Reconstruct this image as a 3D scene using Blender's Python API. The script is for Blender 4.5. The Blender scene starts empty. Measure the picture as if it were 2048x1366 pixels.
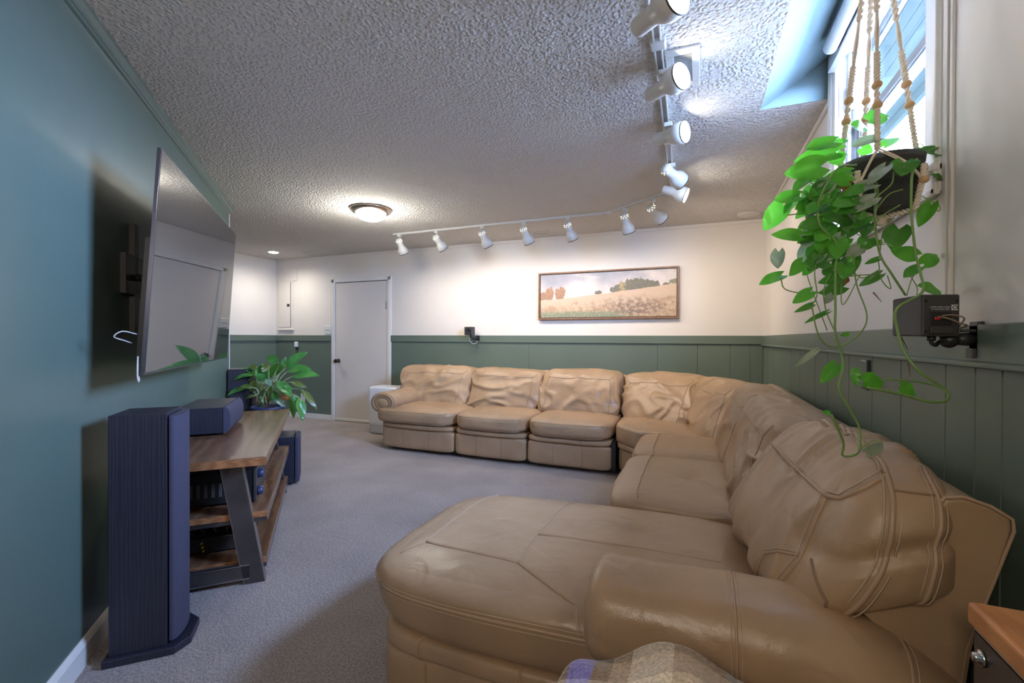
import bpy, bmesh, math, random
from mathutils import Vector, Matrix, noise
random.seed(7)
S2 = math.sqrt(2)
sc = bpy.context.scene
# ------------------------------------------------------------------ camera
FPX, YAW, PITCH, ROLL, CAMZ = 899.68, .3906, -.0069, -.0038, 1.2242
R0 = Vector((math.cos(YAW), math.sin(YAW), 0)); D0 = Vector((-math.sin(YAW), math.cos(YAW), 0)); U0 = Vector((0, 0, 1))
FWD = D0*math.cos(PITCH) + U0*math.sin(PITCH)
UPV = -D0*math.sin(PITCH) + U0*math.cos(PITCH)
RGT = R0*math.cos(ROLL) + UPV*(-math.sin(ROLL)); UPR = UPV*math.cos(ROLL) + R0*math.sin(ROLL)
CAM = Vector((0, 0, CAMZ))
cam_data = bpy.data.cameras.new('camera'); cam = bpy.data.objects.new('camera', cam_data)
sc.collection.objects.link(cam)
cam_data.sensor_width = 36; cam_data.lens = FPX*36/2048; cam_data.clip_start = .02; cam_data.clip_end = 200
M3 = Matrix((RGT, UPR, -FWD)).transposed()
cam.matrix_world = Matrix.Translation(CAM) @ M3.to_4x4()
sc.camera = cam
def at(x, y, d):
    """world point that lies d metres in front of the photographer, at photo position x, y"""
    return CAM + (FWD + RGT*((x-1024)/FPX) + UPR*((683-y)/FPX))*d
# ------------------------------------------------------------------ view, world, large lights
sc.view_settings.view_transform = 'Standard'; sc.view_settings.look = 'None'
sc.view_settings.gamma = 1; sc.view_settings.use_curve_mapping = False
sc.view_settings.exposure = 1.0
SKY = 72.0
w = bpy.data.worlds.new('daylight'); sc.world = w; w.use_nodes = True
bg = w.node_tree.nodes['Background']; bg.inputs[0].default_value = (.44, .60, 1.0, 1); bg.inputs[1].default_value = SKY
WARM = (1, .80, .62)
def area(name, loc, target, sx, sy, power, color, portal=False):
    l = bpy.data.lights.new(name, 'AREA'); l.shape = 'RECTANGLE'; l.size = sx; l.size_y = sy; l.energy = power; l.color = color
    if portal: l.cycles.is_portal = True
    o = bpy.data.objects.new(name, l); sc.collection.objects.link(o); o.location = loc
    o.rotation_euler = (Vector(target)-Vector(loc)).to_track_quat('-Z', 'Y').to_euler(); return o
area('window_daylight', (.80, 2.13, 2.16), (-1, 2.13, 2.16), 1.0, .95, 1, (1, 1, 1), True)

def point(name, loc, power, color, r=.05):
    l = bpy.data.lights.new(name, 'POINT'); l.energy = power; l.color = color; l.shadow_soft_size = r
    o = bpy.data.objects.new(name, l); sc.collection.objects.link(o); o.location = loc; return o
def spot(name, loc, d, power, color, ang=95, blend=.9, r=.04):
    l = bpy.data.lights.new(name, 'SPOT'); l.energy = power; l.color = color; l.spot_size = math.radians(ang); l.spot_blend = blend
    l.shadow_soft_size = r
    o = bpy.data.objects.new(name, l); sc.collection.objects.link(o); o.location = loc
    o.rotation_euler = Vector(d).to_track_quat('-Z', 'Y').to_euler(); return o
point('rear_fill_light', (-.35, -.85, 1.75), 46, (1, .84, .70), .22)  # unseen fill light added behind the camera to brighten the room
# ------------------------------------------------------------------ room numbers
H = 2.44; XR = .62; YB = 5.16; XL = -6.16; RAIL = 1.261
LW = -.8333            # left wall plane: (x+y)/sqrt2 = LW
def so(s, o, z=0):     # s = metres along the left wall, o = metres out from it
    q = o+LW
    return Vector(((q-s)/S2, (q+s)/S2, z))
# ------------------------------------------------------------------ materials
def nd(nt, t, **kw):
    n = nt.nodes.new(t)
    for k, v in kw.items():
        if k.startswith('i_'): n.inputs[int(k[2:]) if k[2:].isdigit() else k[2:]].default_value = v
        else: setattr(n, k, v)
    return n
def mat(name, col, rough=.5, metal=0, spec=.5, var=0, vscale=8, bump=0, bscale=60, bdist=.01, bdetail=3, kind='noise', stretch=(1, 1, 1), emis=None, estr=0,
        coat=0, ior=1.5, sub=0, trans=0, rvar=0, col2=None):
    m = bpy.data.materials.new(name); m.use_nodes = True; nt = m.node_tree; b = nt.nodes['Principled BSDF']
    b.inputs['Base Color'].default_value = (*col, 1); b.inputs['Roughness'].default_value = rough; b.inputs['Metallic'].default_value = metal
    b.inputs['IOR'].default_value = ior; b.inputs['Coat Weight'].default_value = coat
    b.inputs['Specular IOR Level'].default_value = spec
    b.inputs['Transmission Weight'].default_value = trans
    if emis: b.inputs['Emission Color'].default_value = (*emis, 1); b.inputs['Emission Strength'].default_value = estr
    tc = nd(nt, 'ShaderNodeTexCoord'); mp = nd(nt, 'ShaderNodeMapping'); mp.inputs['Scale'].default_value = stretch
    nt.links.new(tc.outputs['Object'], mp.inputs[0])
    if var:
        n = nd(nt, 'ShaderNodeTexNoise'); n.inputs['Scale'].default_value = vscale; n.inputs['Detail'].default_value = 4
        nt.links.new(mp.outputs[0], n.inputs[0])
        r = nd(nt, 'ShaderNodeMapRange'); r.inputs[1].default_value = .3; r.inputs[2].default_value = .7
        nt.links.new(n.outputs[0], r.inputs[0])
        mx = nd(nt, 'ShaderNodeMix', data_type='RGBA')
        c2 = col2 or tuple(min(1, c*(1+var)) for c in col); c1 = tuple(c*(1-var) for c in col) if not col2 else col
        mx.inputs[6].default_value = (*c1, 1); mx.inputs[7].default_value = (*c2, 1)
        nt.links.new(r.outputs[0], mx.inputs[0]); nt.links.new(mx.outputs[2], b.inputs['Base Color'])
        if rvar:
            r2 = nd(nt, 'ShaderNodeMapRange'); r2.inputs[1].default_value = .3; r2.inputs[2].default_value = .7
            r2.inputs[3].default_value = rough-rvar; r2.inputs[4].default_value = rough+rvar
            nt.links.new(n.outputs[0], r2.inputs[0]); nt.links.new(r2.outputs[0], b.inputs['Roughness'])
    if bump:
        if kind == 'voronoi':
            n = nd(nt, 'ShaderNodeTexVoronoi'); n.inputs['Scale'].default_value = bscale; out = n.outputs['Distance']
        else:
            n = nd(nt, 'ShaderNodeTexNoise'); n.inputs['Scale'].default_value = bscale; n.inputs['Detail'].default_value = bdetail; out = n.outputs[0]
        nt.links.new(mp.outputs[0], n.inputs[0])
        bp = nd(nt, 'ShaderNodeBump'); bp.inputs['Strength'].default_value = bump; bp.inputs['Distance'].default_value = bdist
        nt.links.new(out, bp.inputs['Height']); nt.links.new(bp.outputs[0], b.inputs['Normal'])
    return m
GREEN = (.125, .165, .128)
M = {}
M['wall_white'] = mat('white_wall_paint', (.74, .69, .63), .55, var=.02, vscale=3, bump=.15, bscale=90, bdist=.002)
M['green'] = mat('sage_green_paint', GREEN, .42, var=.05, vscale=2, bump=.12, bscale=50, bdist=.002)
M['green_gloss'] = mat('green_wall_paint', (.105, .150, .125), .36, spec=.6, var=.06, vscale=1.5, bump=.25, bscale=14, bdist=.003, bdetail=6)
M['trim_white'] = mat('white_trim_paint', (.76, .73, .68), .38, var=.02, vscale=5)
M['door_white'] = mat('door_paint', (.70, .64, .585), .45, var=.02, vscale=3)
M['carpet'] = None
def carpet():
    m = mat('carpet_pile', (.57, .50, .47), .95, spec=.1, var=.12, vscale=2.2, rvar=0)
    nt = m.node_tree; b = nt.nodes['Principled BSDF']
    tc = nd(nt, 'ShaderNodeTexCoord')
    n1 = nd(nt, 'ShaderNodeTexNoise'); n1.inputs['Scale'].default_value = 110; n1.inputs['Detail'].default_value = 5; n1.inputs['Roughness'].default_value = .7
    n2 = nd(nt, 'ShaderNodeTexNoise'); n2.inputs['Scale'].default_value = 22; n2.inputs['Detail'].default_value = 5
    for n in (n1, n2): nt.links.new(tc.outputs['Object'], n.inputs[0])
    ad = nd(nt, 'ShaderNodeMath', operation='ADD'); nt.links.new(n1.outputs[0], ad.inputs[0]); nt.links.new(n2.outputs[0], ad.inputs[1])
    bp = nd(nt, 'ShaderNodeBump'); bp.inputs['Strength'].default_value = 1; bp.inputs['Distance'].default_value = .02
    nt.links.new(ad.outputs[0], bp.inputs['Height']); nt.links.new(bp.outputs[0], b.inputs['Normal'])
    src = b.inputs['Base Color'].links[0].from_socket
    r = nd(nt, 'ShaderNodeMapRange'); r.inputs[1].default_value = .35; r.inputs[2].default_value = .65; r.inputs[3].default_value = .60; r.inputs[4].default_value = 1.3
    nt.links.new(n1.outputs[0], r.inputs[0])
    mx = nd(nt, 'ShaderNodeMix', data_type='RGBA', blend_type='MULTIPLY'); mx.inputs[0].default_value = 1
    nt.links.new(src, mx.inputs[6]); nt.links.new(r.outputs[0], mx.inputs[7]); nt.links.new(mx.outputs[2], b.inputs['Base Color'])
    return m
M['carpet'] = carpet()
def popcorn():
    m = mat('popcorn_ceiling', (.68, .65, .61), .9, spec=.15)
    nt = m.node_tree; b = nt.nodes['Principled BSDF']; tc = nd(nt, 'ShaderNodeTexCoord')
    v = nd(nt, 'ShaderNodeTexVoronoi'); v.inputs['Scale'].default_value = 62; v.feature = 'SMOOTH_F1'; v.inputs['Smoothness'].default_value = .5
    n = nd(nt, 'ShaderNodeTexNoise'); n.inputs['Scale'].default_value = 120; n.inputs['Detail'].default_value = 4
    n0 = nd(nt, 'ShaderNodeTexNoise'); n0.inputs['Scale'].default_value = 30; n0.inputs['Detail'].default_value = 2
    mp = nd(nt, 'ShaderNodeVectorMath', operation='MULTIPLY_ADD'); mp.inputs[1].default_value = (.02, .02, .02)
    nt.links.new(tc.outputs['Object'], n0.inputs[0]); nt.links.new(n0.outputs['Color'], mp.inputs[0]); nt.links.new(tc.outputs['Object'], mp.inputs[2])
    nt.links.new(mp.outputs[0], v.inputs[0]); nt.links.new(tc.outputs['Object'], n.inputs[0])
    r = nd(nt, 'ShaderNodeMapRange'); r.inputs[1].default_value = .15; r.inputs[2].default_value = .6; r.inputs[3].default_value = 1; r.inputs[4].default_value = 0
    nt.links.new(v.outputs['Distance'], r.inputs[0])
    ad = nd(nt, 'ShaderNodeMath', operation='MULTIPLY_ADD'); ad.inputs[1].default_value = .6
    nt.links.new(n.outputs[0], ad.inputs[0]); nt.links.new(r.outputs[0], ad.inputs[2])
    bp = nd(nt, 'ShaderNodeBump'); bp.inputs['Strength'].default_value = .9; bp.inputs['Distance'].default_value = .010
    nt.links.new(ad.outputs[0], bp.inputs['Height']); nt.links.new(bp.outputs[0], b.inputs['Normal'])
    return m
M['popcorn'] = popcorn()
M['plain_ceiling'] = mat('smooth_ceiling', (.19, .25, .25), .85, spec=.2, bump=.35, bscale=45, bdist=.004)  # light-well ceiling: daylight blue and a darker tone put into the colour
def leather(name, col, rough=.36):
    m = mat(name, col, rough, spec=.5, var=.13, vscale=3.5, rvar=.07)
    nt = m.node_tree; b = nt.nodes['Principled BSDF']; tc = nd(nt, 'ShaderNodeTexCoord')
    v = nd(nt, 'ShaderNodeTexVoronoi'); v.inputs['Scale'].default_value = 330
    n = nd(nt, 'ShaderNodeTexNoise'); n.inputs['Scale'].default_value = 9; n.inputs['Detail'].default_value = 2.5; n.inputs['Distortion'].default_value = .9
    for q in (v, n): nt.links.new(tc.outputs['Object'], q.inputs[0])
    b1 = nd(nt, 'ShaderNodeBump'); b1.inputs['Strength'].default_value = .18; b1.inputs['Distance'].default_value = .0012
    b2 = nd(nt, 'ShaderNodeBump'); b2.inputs['Strength'].default_value = .38; b2.inputs['Distance'].default_value = .016
    nt.links.new(v.outputs['Distance'], b1.inputs['Height']); nt.links.new(n.outputs[0], b2.inputs['Height'])
    nt.links.new(b2.outputs[0], b1.inputs['Normal']); nt.links.new(b1.outputs[0], b.inputs['Normal'])
    return m
LEA = (.395, .258, .150)
M['leather'] = leather('tan_leather', LEA)
M['seam'] = mat('seam_leather', (.44, .29, .18), .45)
M['thread'] = mat('stitch_thread', (.50, .37, .25), .7)
M['groove'] = mat('seam_shadow_leather', (.27, .165, .095), .6)
def wood(name, c1, c2, rough, scale=6, stretch=(1, 1, 1), rot=0, coat=0, bump=.1):
    m = mat(name, c1, rough, coat=coat); nt = m.node_tree; b = nt.nodes['Principled BSDF']
    tc = nd(nt, 'ShaderNodeTexCoord'); mp = nd(nt, 'ShaderNodeMapping'); mp.inputs['Scale'].default_value = stretch; mp.inputs['Rotation'].default_value = (0, 0, rot)
    n = nd(nt, 'ShaderNodeTexNoise'); n.inputs['Scale'].default_value = 2.2; n.inputs['Detail'].default_value = 3
    wv = nd(nt, 'ShaderNodeTexWave'); wv.bands_direction = 'Y'; wv.inputs['Scale'].default_value = scale; wv.inputs['Distortion'].default_value = 9
    wv.inputs['Detail'].default_value = 4; wv.inputs['Detail Scale'].default_value = 1.4; wv.inputs['Detail Roughness'].default_value = .65
    r = nd(nt, 'ShaderNodeValToRGB'); r.color_ramp.elements[0].color = (*c2, 1); r.color_ramp.elements[1].color = (*c1, 1)
    mr = nd(nt, 'ShaderNodeMapping'); mr.inputs['Rotation'].default_value = (0, 0, rot); mp.inputs['Rotation'].default_value = (0, 0, 0)
    nt.links.new(tc.outputs['Object'], mr.inputs[0]); nt.links.new(mr.outputs[0], mp.inputs[0]); nt.links.new(mp.outputs[0], wv.inputs[0])
    nt.links.new(wv.outputs['Fac'], r.inputs[0]); nt.links.new(r.outputs[0], b.inputs['Base Color'])
    bp = nd(nt, 'ShaderNodeBump'); bp.inputs['Strength'].default_value = bump; bp.inputs['Distance'].default_value = .002
    nt.links.new(wv.outputs['Fac'], bp.inputs['Height']); nt.links.new(bp.outputs[0], b.inputs['Normal'])
    return m
R45 = math.radians(45)
M['wood_top'] = wood('brown_oiled_wood', (.215, .115, .062), (.135, .066, .034), .22, 1.6, (.6, 2.6, 2.6), R45)
M['wood_edge'] = wood('cut_wood_edge', (.40, .175, .07), (.25, .10, .04), .45, 6, (1, 1, 6), 0)
M['wood_pale'] = wood('side_table_wood', (.62, .27, .10), (.50, .20, .07), .35, 5, (3, .5, 1), 0)
M['black_ash'] = wood('black_ash_veneer', (.024, .025, .042), (.015, .016, .030), .40, 26, (1.2, 1.0, .06), 0.5, bump=.12)
M['grille'] = mat('black_speaker_cloth', (.045, .045, .080), .8, bump=.3, bscale=900, bdist=.001)
M['plastic_black'] = mat('black_plastic', (.018, .018, .020), .38)
M['plastic_dark'] = mat('charcoal_plastic', (.045, .042, .042), .48, bump=.2, bscale=600, bdist=.0006)
M['steel'] = mat('raw_dark_steel', (.115, .105, .105), .34, metal=.75, var=.25, vscale=7, rvar=.1)
M['steel_bright'] = mat('ground_steel_edge', (.34, .33, .34), .32, metal=.9)
M['metal_brush'] = mat('brushed_nickel', (.52, .42, .35), .28, metal=1)
M['bolt'] = mat('bolt_steel', (.55, .52, .50), .25, metal=1)
M['bronze'] = mat('dark_bronze', (.045, .032, .026), .35, metal=.8)
M['lamp_white'] = mat('lamp_enamel', (.62, .60, .55), .35)
M['lamp_dark'] = mat('lamp_rim_black', (.03, .03, .03), .5)
M['lamp_hole'] = mat('lamp_vent_hole_glow', (.9, .85, .7), .5, emis=(1, .9, .7), estr=2)
M['lamp_face'] = mat('lamp_face', (.9, .9, .85), .5, emis=(1, .93, .82), estr=14)
M['dome'] = mat('frosted_dome', (.9, .9, .85), .5, emis=(.96, 1, .90), estr=3.2)
M['down'] = mat('downlight_face', (.9, .9, .85), .5, emis=(1, .97, .9), estr=12)
M['screen'] = mat('tv_screen', (.03, .028, .027), .03, spec=1.0, ior=2.9)
M['bezel'] = mat('tv_bezel', (.12, .12, .15), .25, metal=.8)
M['white_plastic'] = mat('white_plastic', (.74, .73, .72), .35)
M['pale_plastic'] = mat('pale_grey_plastic', (.50, .50, .50), .4)
M['red'] = mat('red_terminal', (.65, .02, .02), .4, emis=None)
M['cable_white'] = mat('white_cable', (.48, .45, .42), .5)
M['cable_tan'] = mat('bare_tan_speaker_wire', (.30, .21, .12), .4)
M['cable_black'] = mat('black_cable', (.015, .015, .015), .5)
M['gold'] = mat('gold_terminal', (.75, .45, .10), .3, metal=1)
M['rope'] = mat('cotton_rope', (.80, .69, .55), .9, spec=.1, bump=.6, bscale=260, bdist=.003)
M['bead'] = mat('wooden_bead', (.62, .38, .18), .45, var=.1, vscale=40)
M['pot_dark'] = mat('dark_grey_pot', (.050, .050, .046), .5, bump=.5, bscale=30, bdist=.003, stretch=(.3, .3, 6))
M['pot_blue'] = mat('navy_pot', (.03, .04, .12), .35)
M['soil'] = mat('potting_soil', (.03, .02, .012), .95, bump=1, bscale=80, bdist=.01)
def leafmat(name, c1, c2, trans=.25, rough=.32, scale=16):
    m = mat(name, c1, rough, var=.3, vscale=scale, col2=c2)
    nt = m.node_tree; b = nt.nodes['Principled BSDF']; out = nt.nodes['Material Output']
    tr = nd(nt, 'ShaderNodeBsdfTranslucent'); tr.inputs[0].default_value = (c2[0]*1.3, min(1, c2[1]*1.5), c2[2]*.8, 1)
    mx = nd(nt, 'ShaderNodeMixShader'); mx.inputs[0].default_value = trans
    nt.links.new(b.outputs[0], mx.inputs[1]); nt.links.new(tr.outputs[0], mx.inputs[2]); nt.links.new(mx.outputs[0], out.inputs[0])
    return m
M['leaf'] = leafmat('bright_green_leaf', (.055, .27, .028), (.14, .46, .05), .28)
M['leaf_deep'] = leafmat('deep_green_leaf', (.04, .17, .025), (.10, .30, .05), .3)
M['leaf_silver'] = leafmat('silvery_leaf', (.16, .24, .15), (.38, .42, .34), .15, .45, 30)
M['leaf_brown'] = leafmat('dried_leaf', (.30, .11, .03), (.45, .20, .06), .1, .6)
M['leaf_lily'] = leafmat('glossy_broad_leaf', (.045, .19, .04), (.12, .36, .08), .2, .25, 9)
M['leaf_lily_pale'] = leafmat('variegated_broad_leaf', (.10, .22, .12), (.33, .40, .33), .15, .25, 22)
M['leaf_lily_olive'] = leafmat('olive_broad_leaf', (.07, .13, .025), (.20, .24, .06), .2, .3, 12)
M['stem'] = mat('green_stem', (.20, .34, .09), .45)
M['stem_pale'] = mat('pale_stem', (.34, .42, .20), .45)
M['stem_brown'] = mat('brown_root', (.22, .10, .05), .7)
M['soffit'] = mat('soffit_boards', (.050, .062, .052), .9, spec=0)
M['yard'] = mat('yard_gravel', (.10, .10, .10), .9, var=.2, vscale=3)
M['paper_white'] = mat('printed_white', (.62, .62, .60), .6)
M['frame_wood'] = mat('walnut_frame', (.22, .11, .06), .4, var=.2, vscale=20)
M['frame_dark'] = mat('dark_liner', (.03, .02, .02), .6)
M['dark_void'] = mat('vent_shadow', (.10, .09, .08), .9)
M['hinge'] = mat('painted_hinge', (.55, .52, .48), .35, metal=.3)
# glass: clear architectural pane
g = bpy.data.materials.new('window_glass'); g.use_nodes = True; nt = g.node_tree; nt.nodes.remove(nt.nodes['Principled BSDF'])
tr = nd(nt, 'ShaderNodeBsdfTransparent'); tr.inputs[0].default_value = (.93, .97, 1, 1); gl = nd(nt, 'ShaderNodeBsdfGlossy'); gl.inputs['Roughness'].default_value = .02
mx = nd(nt, 'ShaderNodeMixShader'); mx.inputs[0].default_value = .05
nt.links.new(tr.outputs[0], mx.inputs[1]); nt.links.new(gl.outputs[0], mx.inputs[2]); nt.links.new(mx.outputs[0], nt.nodes['Material Output'].inputs[0])
M['glass'] = g
# ------------------------------------------------------------------ mesh helpers
class MB:
    def __init__(self): self.v = []; self.f = []; self.m = []; self.mats = []; self.sm = []
    def mi(self, m):
        if m not in self.mats: self.mats.append(m)
        return self.mats.index(m)
    def add(self, vs, fs, m, smooth=True):
        b = len(self.v); k = self.mi(m); self.v += [tuple(p) for p in vs]
        for f in fs: self.f.append([b+i for i in f]); self.m.append(k); self.sm.append(smooth)
        return self
    def build(self, name, parent=None, col=None):
        me = bpy.data.meshes.new(name); me.from_pydata(self.v, [], self.f); me.update()
        for mname in self.mats: me.materials.append(M[mname])
        me.polygons.foreach_set('material_index', self.m); me.polygons.foreach_set('use_smooth', self.sm)
        bm = bmesh.new(); bm.from_mesh(me); bmesh.ops.recalc_face_normals(bm, faces=bm.faces) if not getattr(self, 'keep', 0) else None
        bm.to_mesh(me); bm.free()
        o = bpy.data.objects.new(name, me); sc.collection.objects.link(o)
        if parent:
            o.parent = parent; o.matrix_parent_inverse = parent.matrix_world.inverted()
        return o
    # oriented box: centre c, axes (ax, ay, az unit vectors), half sizes; bevel r
    def box(self, lo, hi, m, r=0, seg=2, tf=None):
        bm = bmesh.new(); bmesh.ops.create_cube(bm, size=1)
        lo = Vector(lo); hi = Vector(hi)
        for v in bm.verts: v.co = Vector([lo[i] + (v.co[i]+.5)*(hi[i]-lo[i]) for i in range(3)])
        if r: bmesh.ops.bevel(bm, geom=list(bm.edges), offset=r, segments=seg, profile=.5, affect='EDGES')
        bm.verts.ensure_lookup_table()
        vs = [tf(v.co) if tf else v.co.copy() for v in bm.verts]; fs = [[v.index for v in f.verts] for f in bm.faces]
        bm.free(); return self.add(vs, fs, m, smooth=False)
    def prism(self, poly, m, tf, t0, t1, r=0, seg=2, smooth=False):
        """poly 2-D points, extruded from t0 to t1; tf(a, b, t) gives the world point"""
        bm = bmesh.new()
        a = [bm.verts.new((p[0], p[1], t0)) for p in poly]; b = [bm.verts.new((p[0], p[1], t1)) for p in poly]
        n = len(poly); bm.faces.new(a[::-1]); bm.faces.new(b)
        for i in range(n): bm.faces.new((a[i], a[(i+1) % n], b[(i+1) % n], b[i]))
        if r: bmesh.ops.bevel(bm, geom=list(bm.edges), offset=r, segments=seg, profile=.5, affect='EDGES')
        bm.verts.index_update()
        vs = [tf(*v.co) for v in bm.verts]; fs = [[v.index for v in f.verts] for f in bm.faces]; bm.free()
        return self.add(vs, fs, m, smooth)
    def tube(self, pts, rad, m, seg=8, cap=True, closed=False, flat=1.0):
        pts = [Vector(p) for p in pts]; n = len(pts)
        rads = rad if isinstance(rad, (list, tuple)) else [rad]*n
        t = []
        for i in range(n):
            a = pts[(i-1) % n] if (i or closed) else pts[0]; b = pts[(i+1) % n] if (i < n-1 or closed) else pts[-1]
            d = (b-a); t.append(d.normalized() if d.length > 1e-9 else Vector((0, 0, 1)))
        up = Vector((0, 0, 1)) if abs(t[0].z) < .9 else Vector((1, 0, 0))
        u = (up - t[0]*up.dot(t[0])).normalized(); vs = []
        for i in range(n):
            u = (u - t[i]*u.dot(t[i])); u = u.normalized() if u.length > 1e-6 else t[i].orthogonal().normalized()
            w_ = t[i].cross(u)
            for k in range(seg):
                a = 2*math.pi*k/seg; vs.append(pts[i] + (u*math.cos(a)*flat + w_*math.sin(a))*rads[i])
        fs = []
        for i in range(n if closed else n-1):
            for k in range(seg):
                a = i*seg+k; b = i*seg+(k+1) % seg; j = ((i+1) % n)*seg
                fs.append((a, b, j+(k+1) % seg, j+k))
        if cap and not closed: fs.append(tuple(range(seg))[::-1]); fs.append(tuple((n-1)*seg+k for k in range(seg)))
        return self.add(vs, fs, m)
    def lathe(self, prof, m, c=(0, 0, 0), axis=(0, 0, 1), seg=24, cap=True, smooth=True):
        """prof list of (r, h) along axis"""
        ax = Vector(axis).normalized(); u = ax.orthogonal().normalized(); w_ = ax.cross(u); c = Vector(c); vs = []
        for r, h in prof:
            for k in range(seg):
                a = 2*math.pi*k/seg; vs.append(c + ax*h + (u*math.cos(a)+w_*math.sin(a))*r)
        fs = []
        for i in range(len(prof)-1):
            for k in range(seg): fs.append((i*seg+k, i*seg+(k+1) % seg, (i+1)*seg+(k+1) % seg, (i+1)*seg+k))
        if cap: fs.append(tuple(range(seg))[::-1]); fs.append(tuple((len(prof)-1)*seg+k for k in range(seg)))
        return self.add(vs, fs, m, smooth)
    def ball(self, c, r, m, sc_=(1, 1, 1), seg=14, rings=8):
        vs = []; fs = []; c = Vector(c)
        for i in range(1, rings):
            th = math.pi*i/rings
            for k in range(seg):
                a = 2*math.pi*k/seg; vs.append(c + Vector((math.sin(th)*math.cos(a)*sc_[0], math.sin(th)*math.sin(a)*sc_[1], math.cos(th)*sc_[2]))*r)
        n = len(vs); vs += [c+Vector((0, 0, r*sc_[2])), c-Vector((0, 0, r*sc_[2]))]
        for i in range(rings-2):
            for k in range(seg): fs.append((i*seg+k, i*seg+(k+1) % seg, (i+1)*seg+(k+1) % seg, (i+1)*seg+k))
        for k in range(seg): fs.append((n, (k+1) % seg, k)); fs.append((n+1, (rings-2)*seg+k, (rings-2)*seg+(k+1) % seg))
        return self.add(vs, fs, m)
def spline(pts, n=8):
    """Catmull-Rom through the points"""
    P = [Vector(p) for p in pts]
    if len(P) < 3: return P
    P = [P[0]*2-P[1]] + P + [P[-1]*2-P[-2]]; out = []
    for i in range(1, len(P)-2):
        for k in range(n):
            t = k/n; a, b, c, d = P[i-1], P[i], P[i+1], P[i+2]
            out.append(.5*((2*b) + (c-a)*t + (2*a-5*b+4*c-d)*t*t + (3*b-a-3*c+d)*t**3))
    out.append(P[-2]); return out
def thing(name, label, cat, loc=(0, 0, 0), group=None):
    o = bpy.data.objects.new(name, None); sc.collection.objects.link(o); o.location = loc; o['label'] = label; o['category'] = cat
    if group: o['group'] = group
    o.empty_display_size = .1
    bpy.context.view_layer.update(); return o
def tag(o, label, cat, group=None):
    o['label'] = label; o['category'] = cat
    if group: o['group'] = group
    return o
def struct(o): o['kind'] = 'structure'; return o
W = lambda x, y, z: Vector((x, y, z))
SO = lambda v: so(v[0], v[1], v[2])
# ================================================================== ROOM SHELL
YR = -1.3
b = MB(); b.box((-6.5, -1.6, -.1), (.77, 5.5, 0), 'carpet'); struct(b.build('floor'))
# ceiling with the sloping light well in front of the window
RX0, RY1, RZ = .303, 2.715, 2.66
b = MB()
b.box((-6.5, -1.6, H), (RX0, 5.5, H+.4), 'popcorn'); b.box((RX0, RY1, H), (XR+.12, 5.5, H+.4), 'popcorn')
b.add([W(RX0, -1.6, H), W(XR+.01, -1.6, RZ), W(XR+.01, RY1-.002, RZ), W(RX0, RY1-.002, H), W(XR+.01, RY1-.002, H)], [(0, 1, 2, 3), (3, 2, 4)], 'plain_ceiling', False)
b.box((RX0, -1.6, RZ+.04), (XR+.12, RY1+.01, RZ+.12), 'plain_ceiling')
struct(b.build('ceiling'))
def wall_rect(b, p0, p1, z0, z1, m, t):
    """vertical slab from p0 to p1, t thick towards the outside (left of p0->p1)"""
    d = Vector((p1[0]-p0[0], p1[1]-p0[1], 0)).normalized(); n = Vector((-d.y, d.x, 0))*t
    a = W(p0[0], p0[1], 0); c = W(p1[0], p1[1], 0); up = W(0, 0, 1)
    vs = [a+up*z0, c+up*z0, c+n+up*z0, a+n+up*z0, a+up*z1, c+up*z1, c+n+up*z1, a+n+up*z1]
    b.add(vs, [(0, 1, 2, 3), (4, 7, 6, 5), (0, 4, 5, 1), (1, 5, 6, 2), (2, 6, 7, 3), (3, 7, 4, 0)], m, False)
# back wall (outside towards +Y): p0->p1 with left = +Y means going +X
DX0, DX1, DZ = -4.955, -4.005, 2.04
b = MB()
for x0, x1, z0, z1 in ((XL-.1, DX0, RAIL, H), (DX1, XR+.1, RAIL, H), (DX0, DX1, DZ, H)): wall_rect(b, (x0, YB), (x1, YB), z0, z1, 'wall_white', .15)
for x0, x1 in ((XL-.1, DX0), (DX1, XR+.1)): wall_rect(b, (x0, YB), (x1, YB), 0, RAIL, 'green', .15)
wall_rect(b, (DX0, YB+.14), (DX1, YB+.14), 0, DZ, 'wall_white', .01)
struct(b.build('wall_back'))
# right wall with window opening
WY0, WY1, WZ0, WZ1 = 1.655, 2.60, 1.715, 2.585
b = MB()
for y0, y1, z0, z1 in ((YR, WY0, RAIL, 2.8), (WY1, YB+.1, RAIL, 2.8), (WY0, WY1, RAIL, WZ0), (WY0, WY1, WZ1, 2.8)):
    wall_rect(b, (XR, y1), (XR, y0), z0, z1, 'wall_white', .15)
wall_rect(b, (XR, YB+.1), (XR, YR), 0, RAIL, 'green', .15)
struct(b.build('wall_right'))
# left (green) wall, diagonal
b = MB(); SE = 4.957
sA = -1.95
p0 = so(sA, 0); p1 = so(SE, 0)
wall_rect(b, p0, p1, 0, H, 'green_gloss', .12)
struct(b.build('wall_left'))
b = MB(); wall_rect(b, (XL, .4), (XL, YB), RAIL, H, 'wall_white', .12); wall_rect(b, (XL, .4), (XL, YB), 0, RAIL, 'green', .12); struct(b.build('wall_hall'))
b = MB(); wall_rect(b, (-1.72, .4), (XL, .4), 0, H, 'wall_white', -.0001-.12) ; struct(b.build('wall_hall_front'))
b = MB(); wall_rect(b, (XR+.2, YR), (-.9, YR), 0, 2.8, 'wall_white', .12); struct(b.build('wall_rear'))
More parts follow.
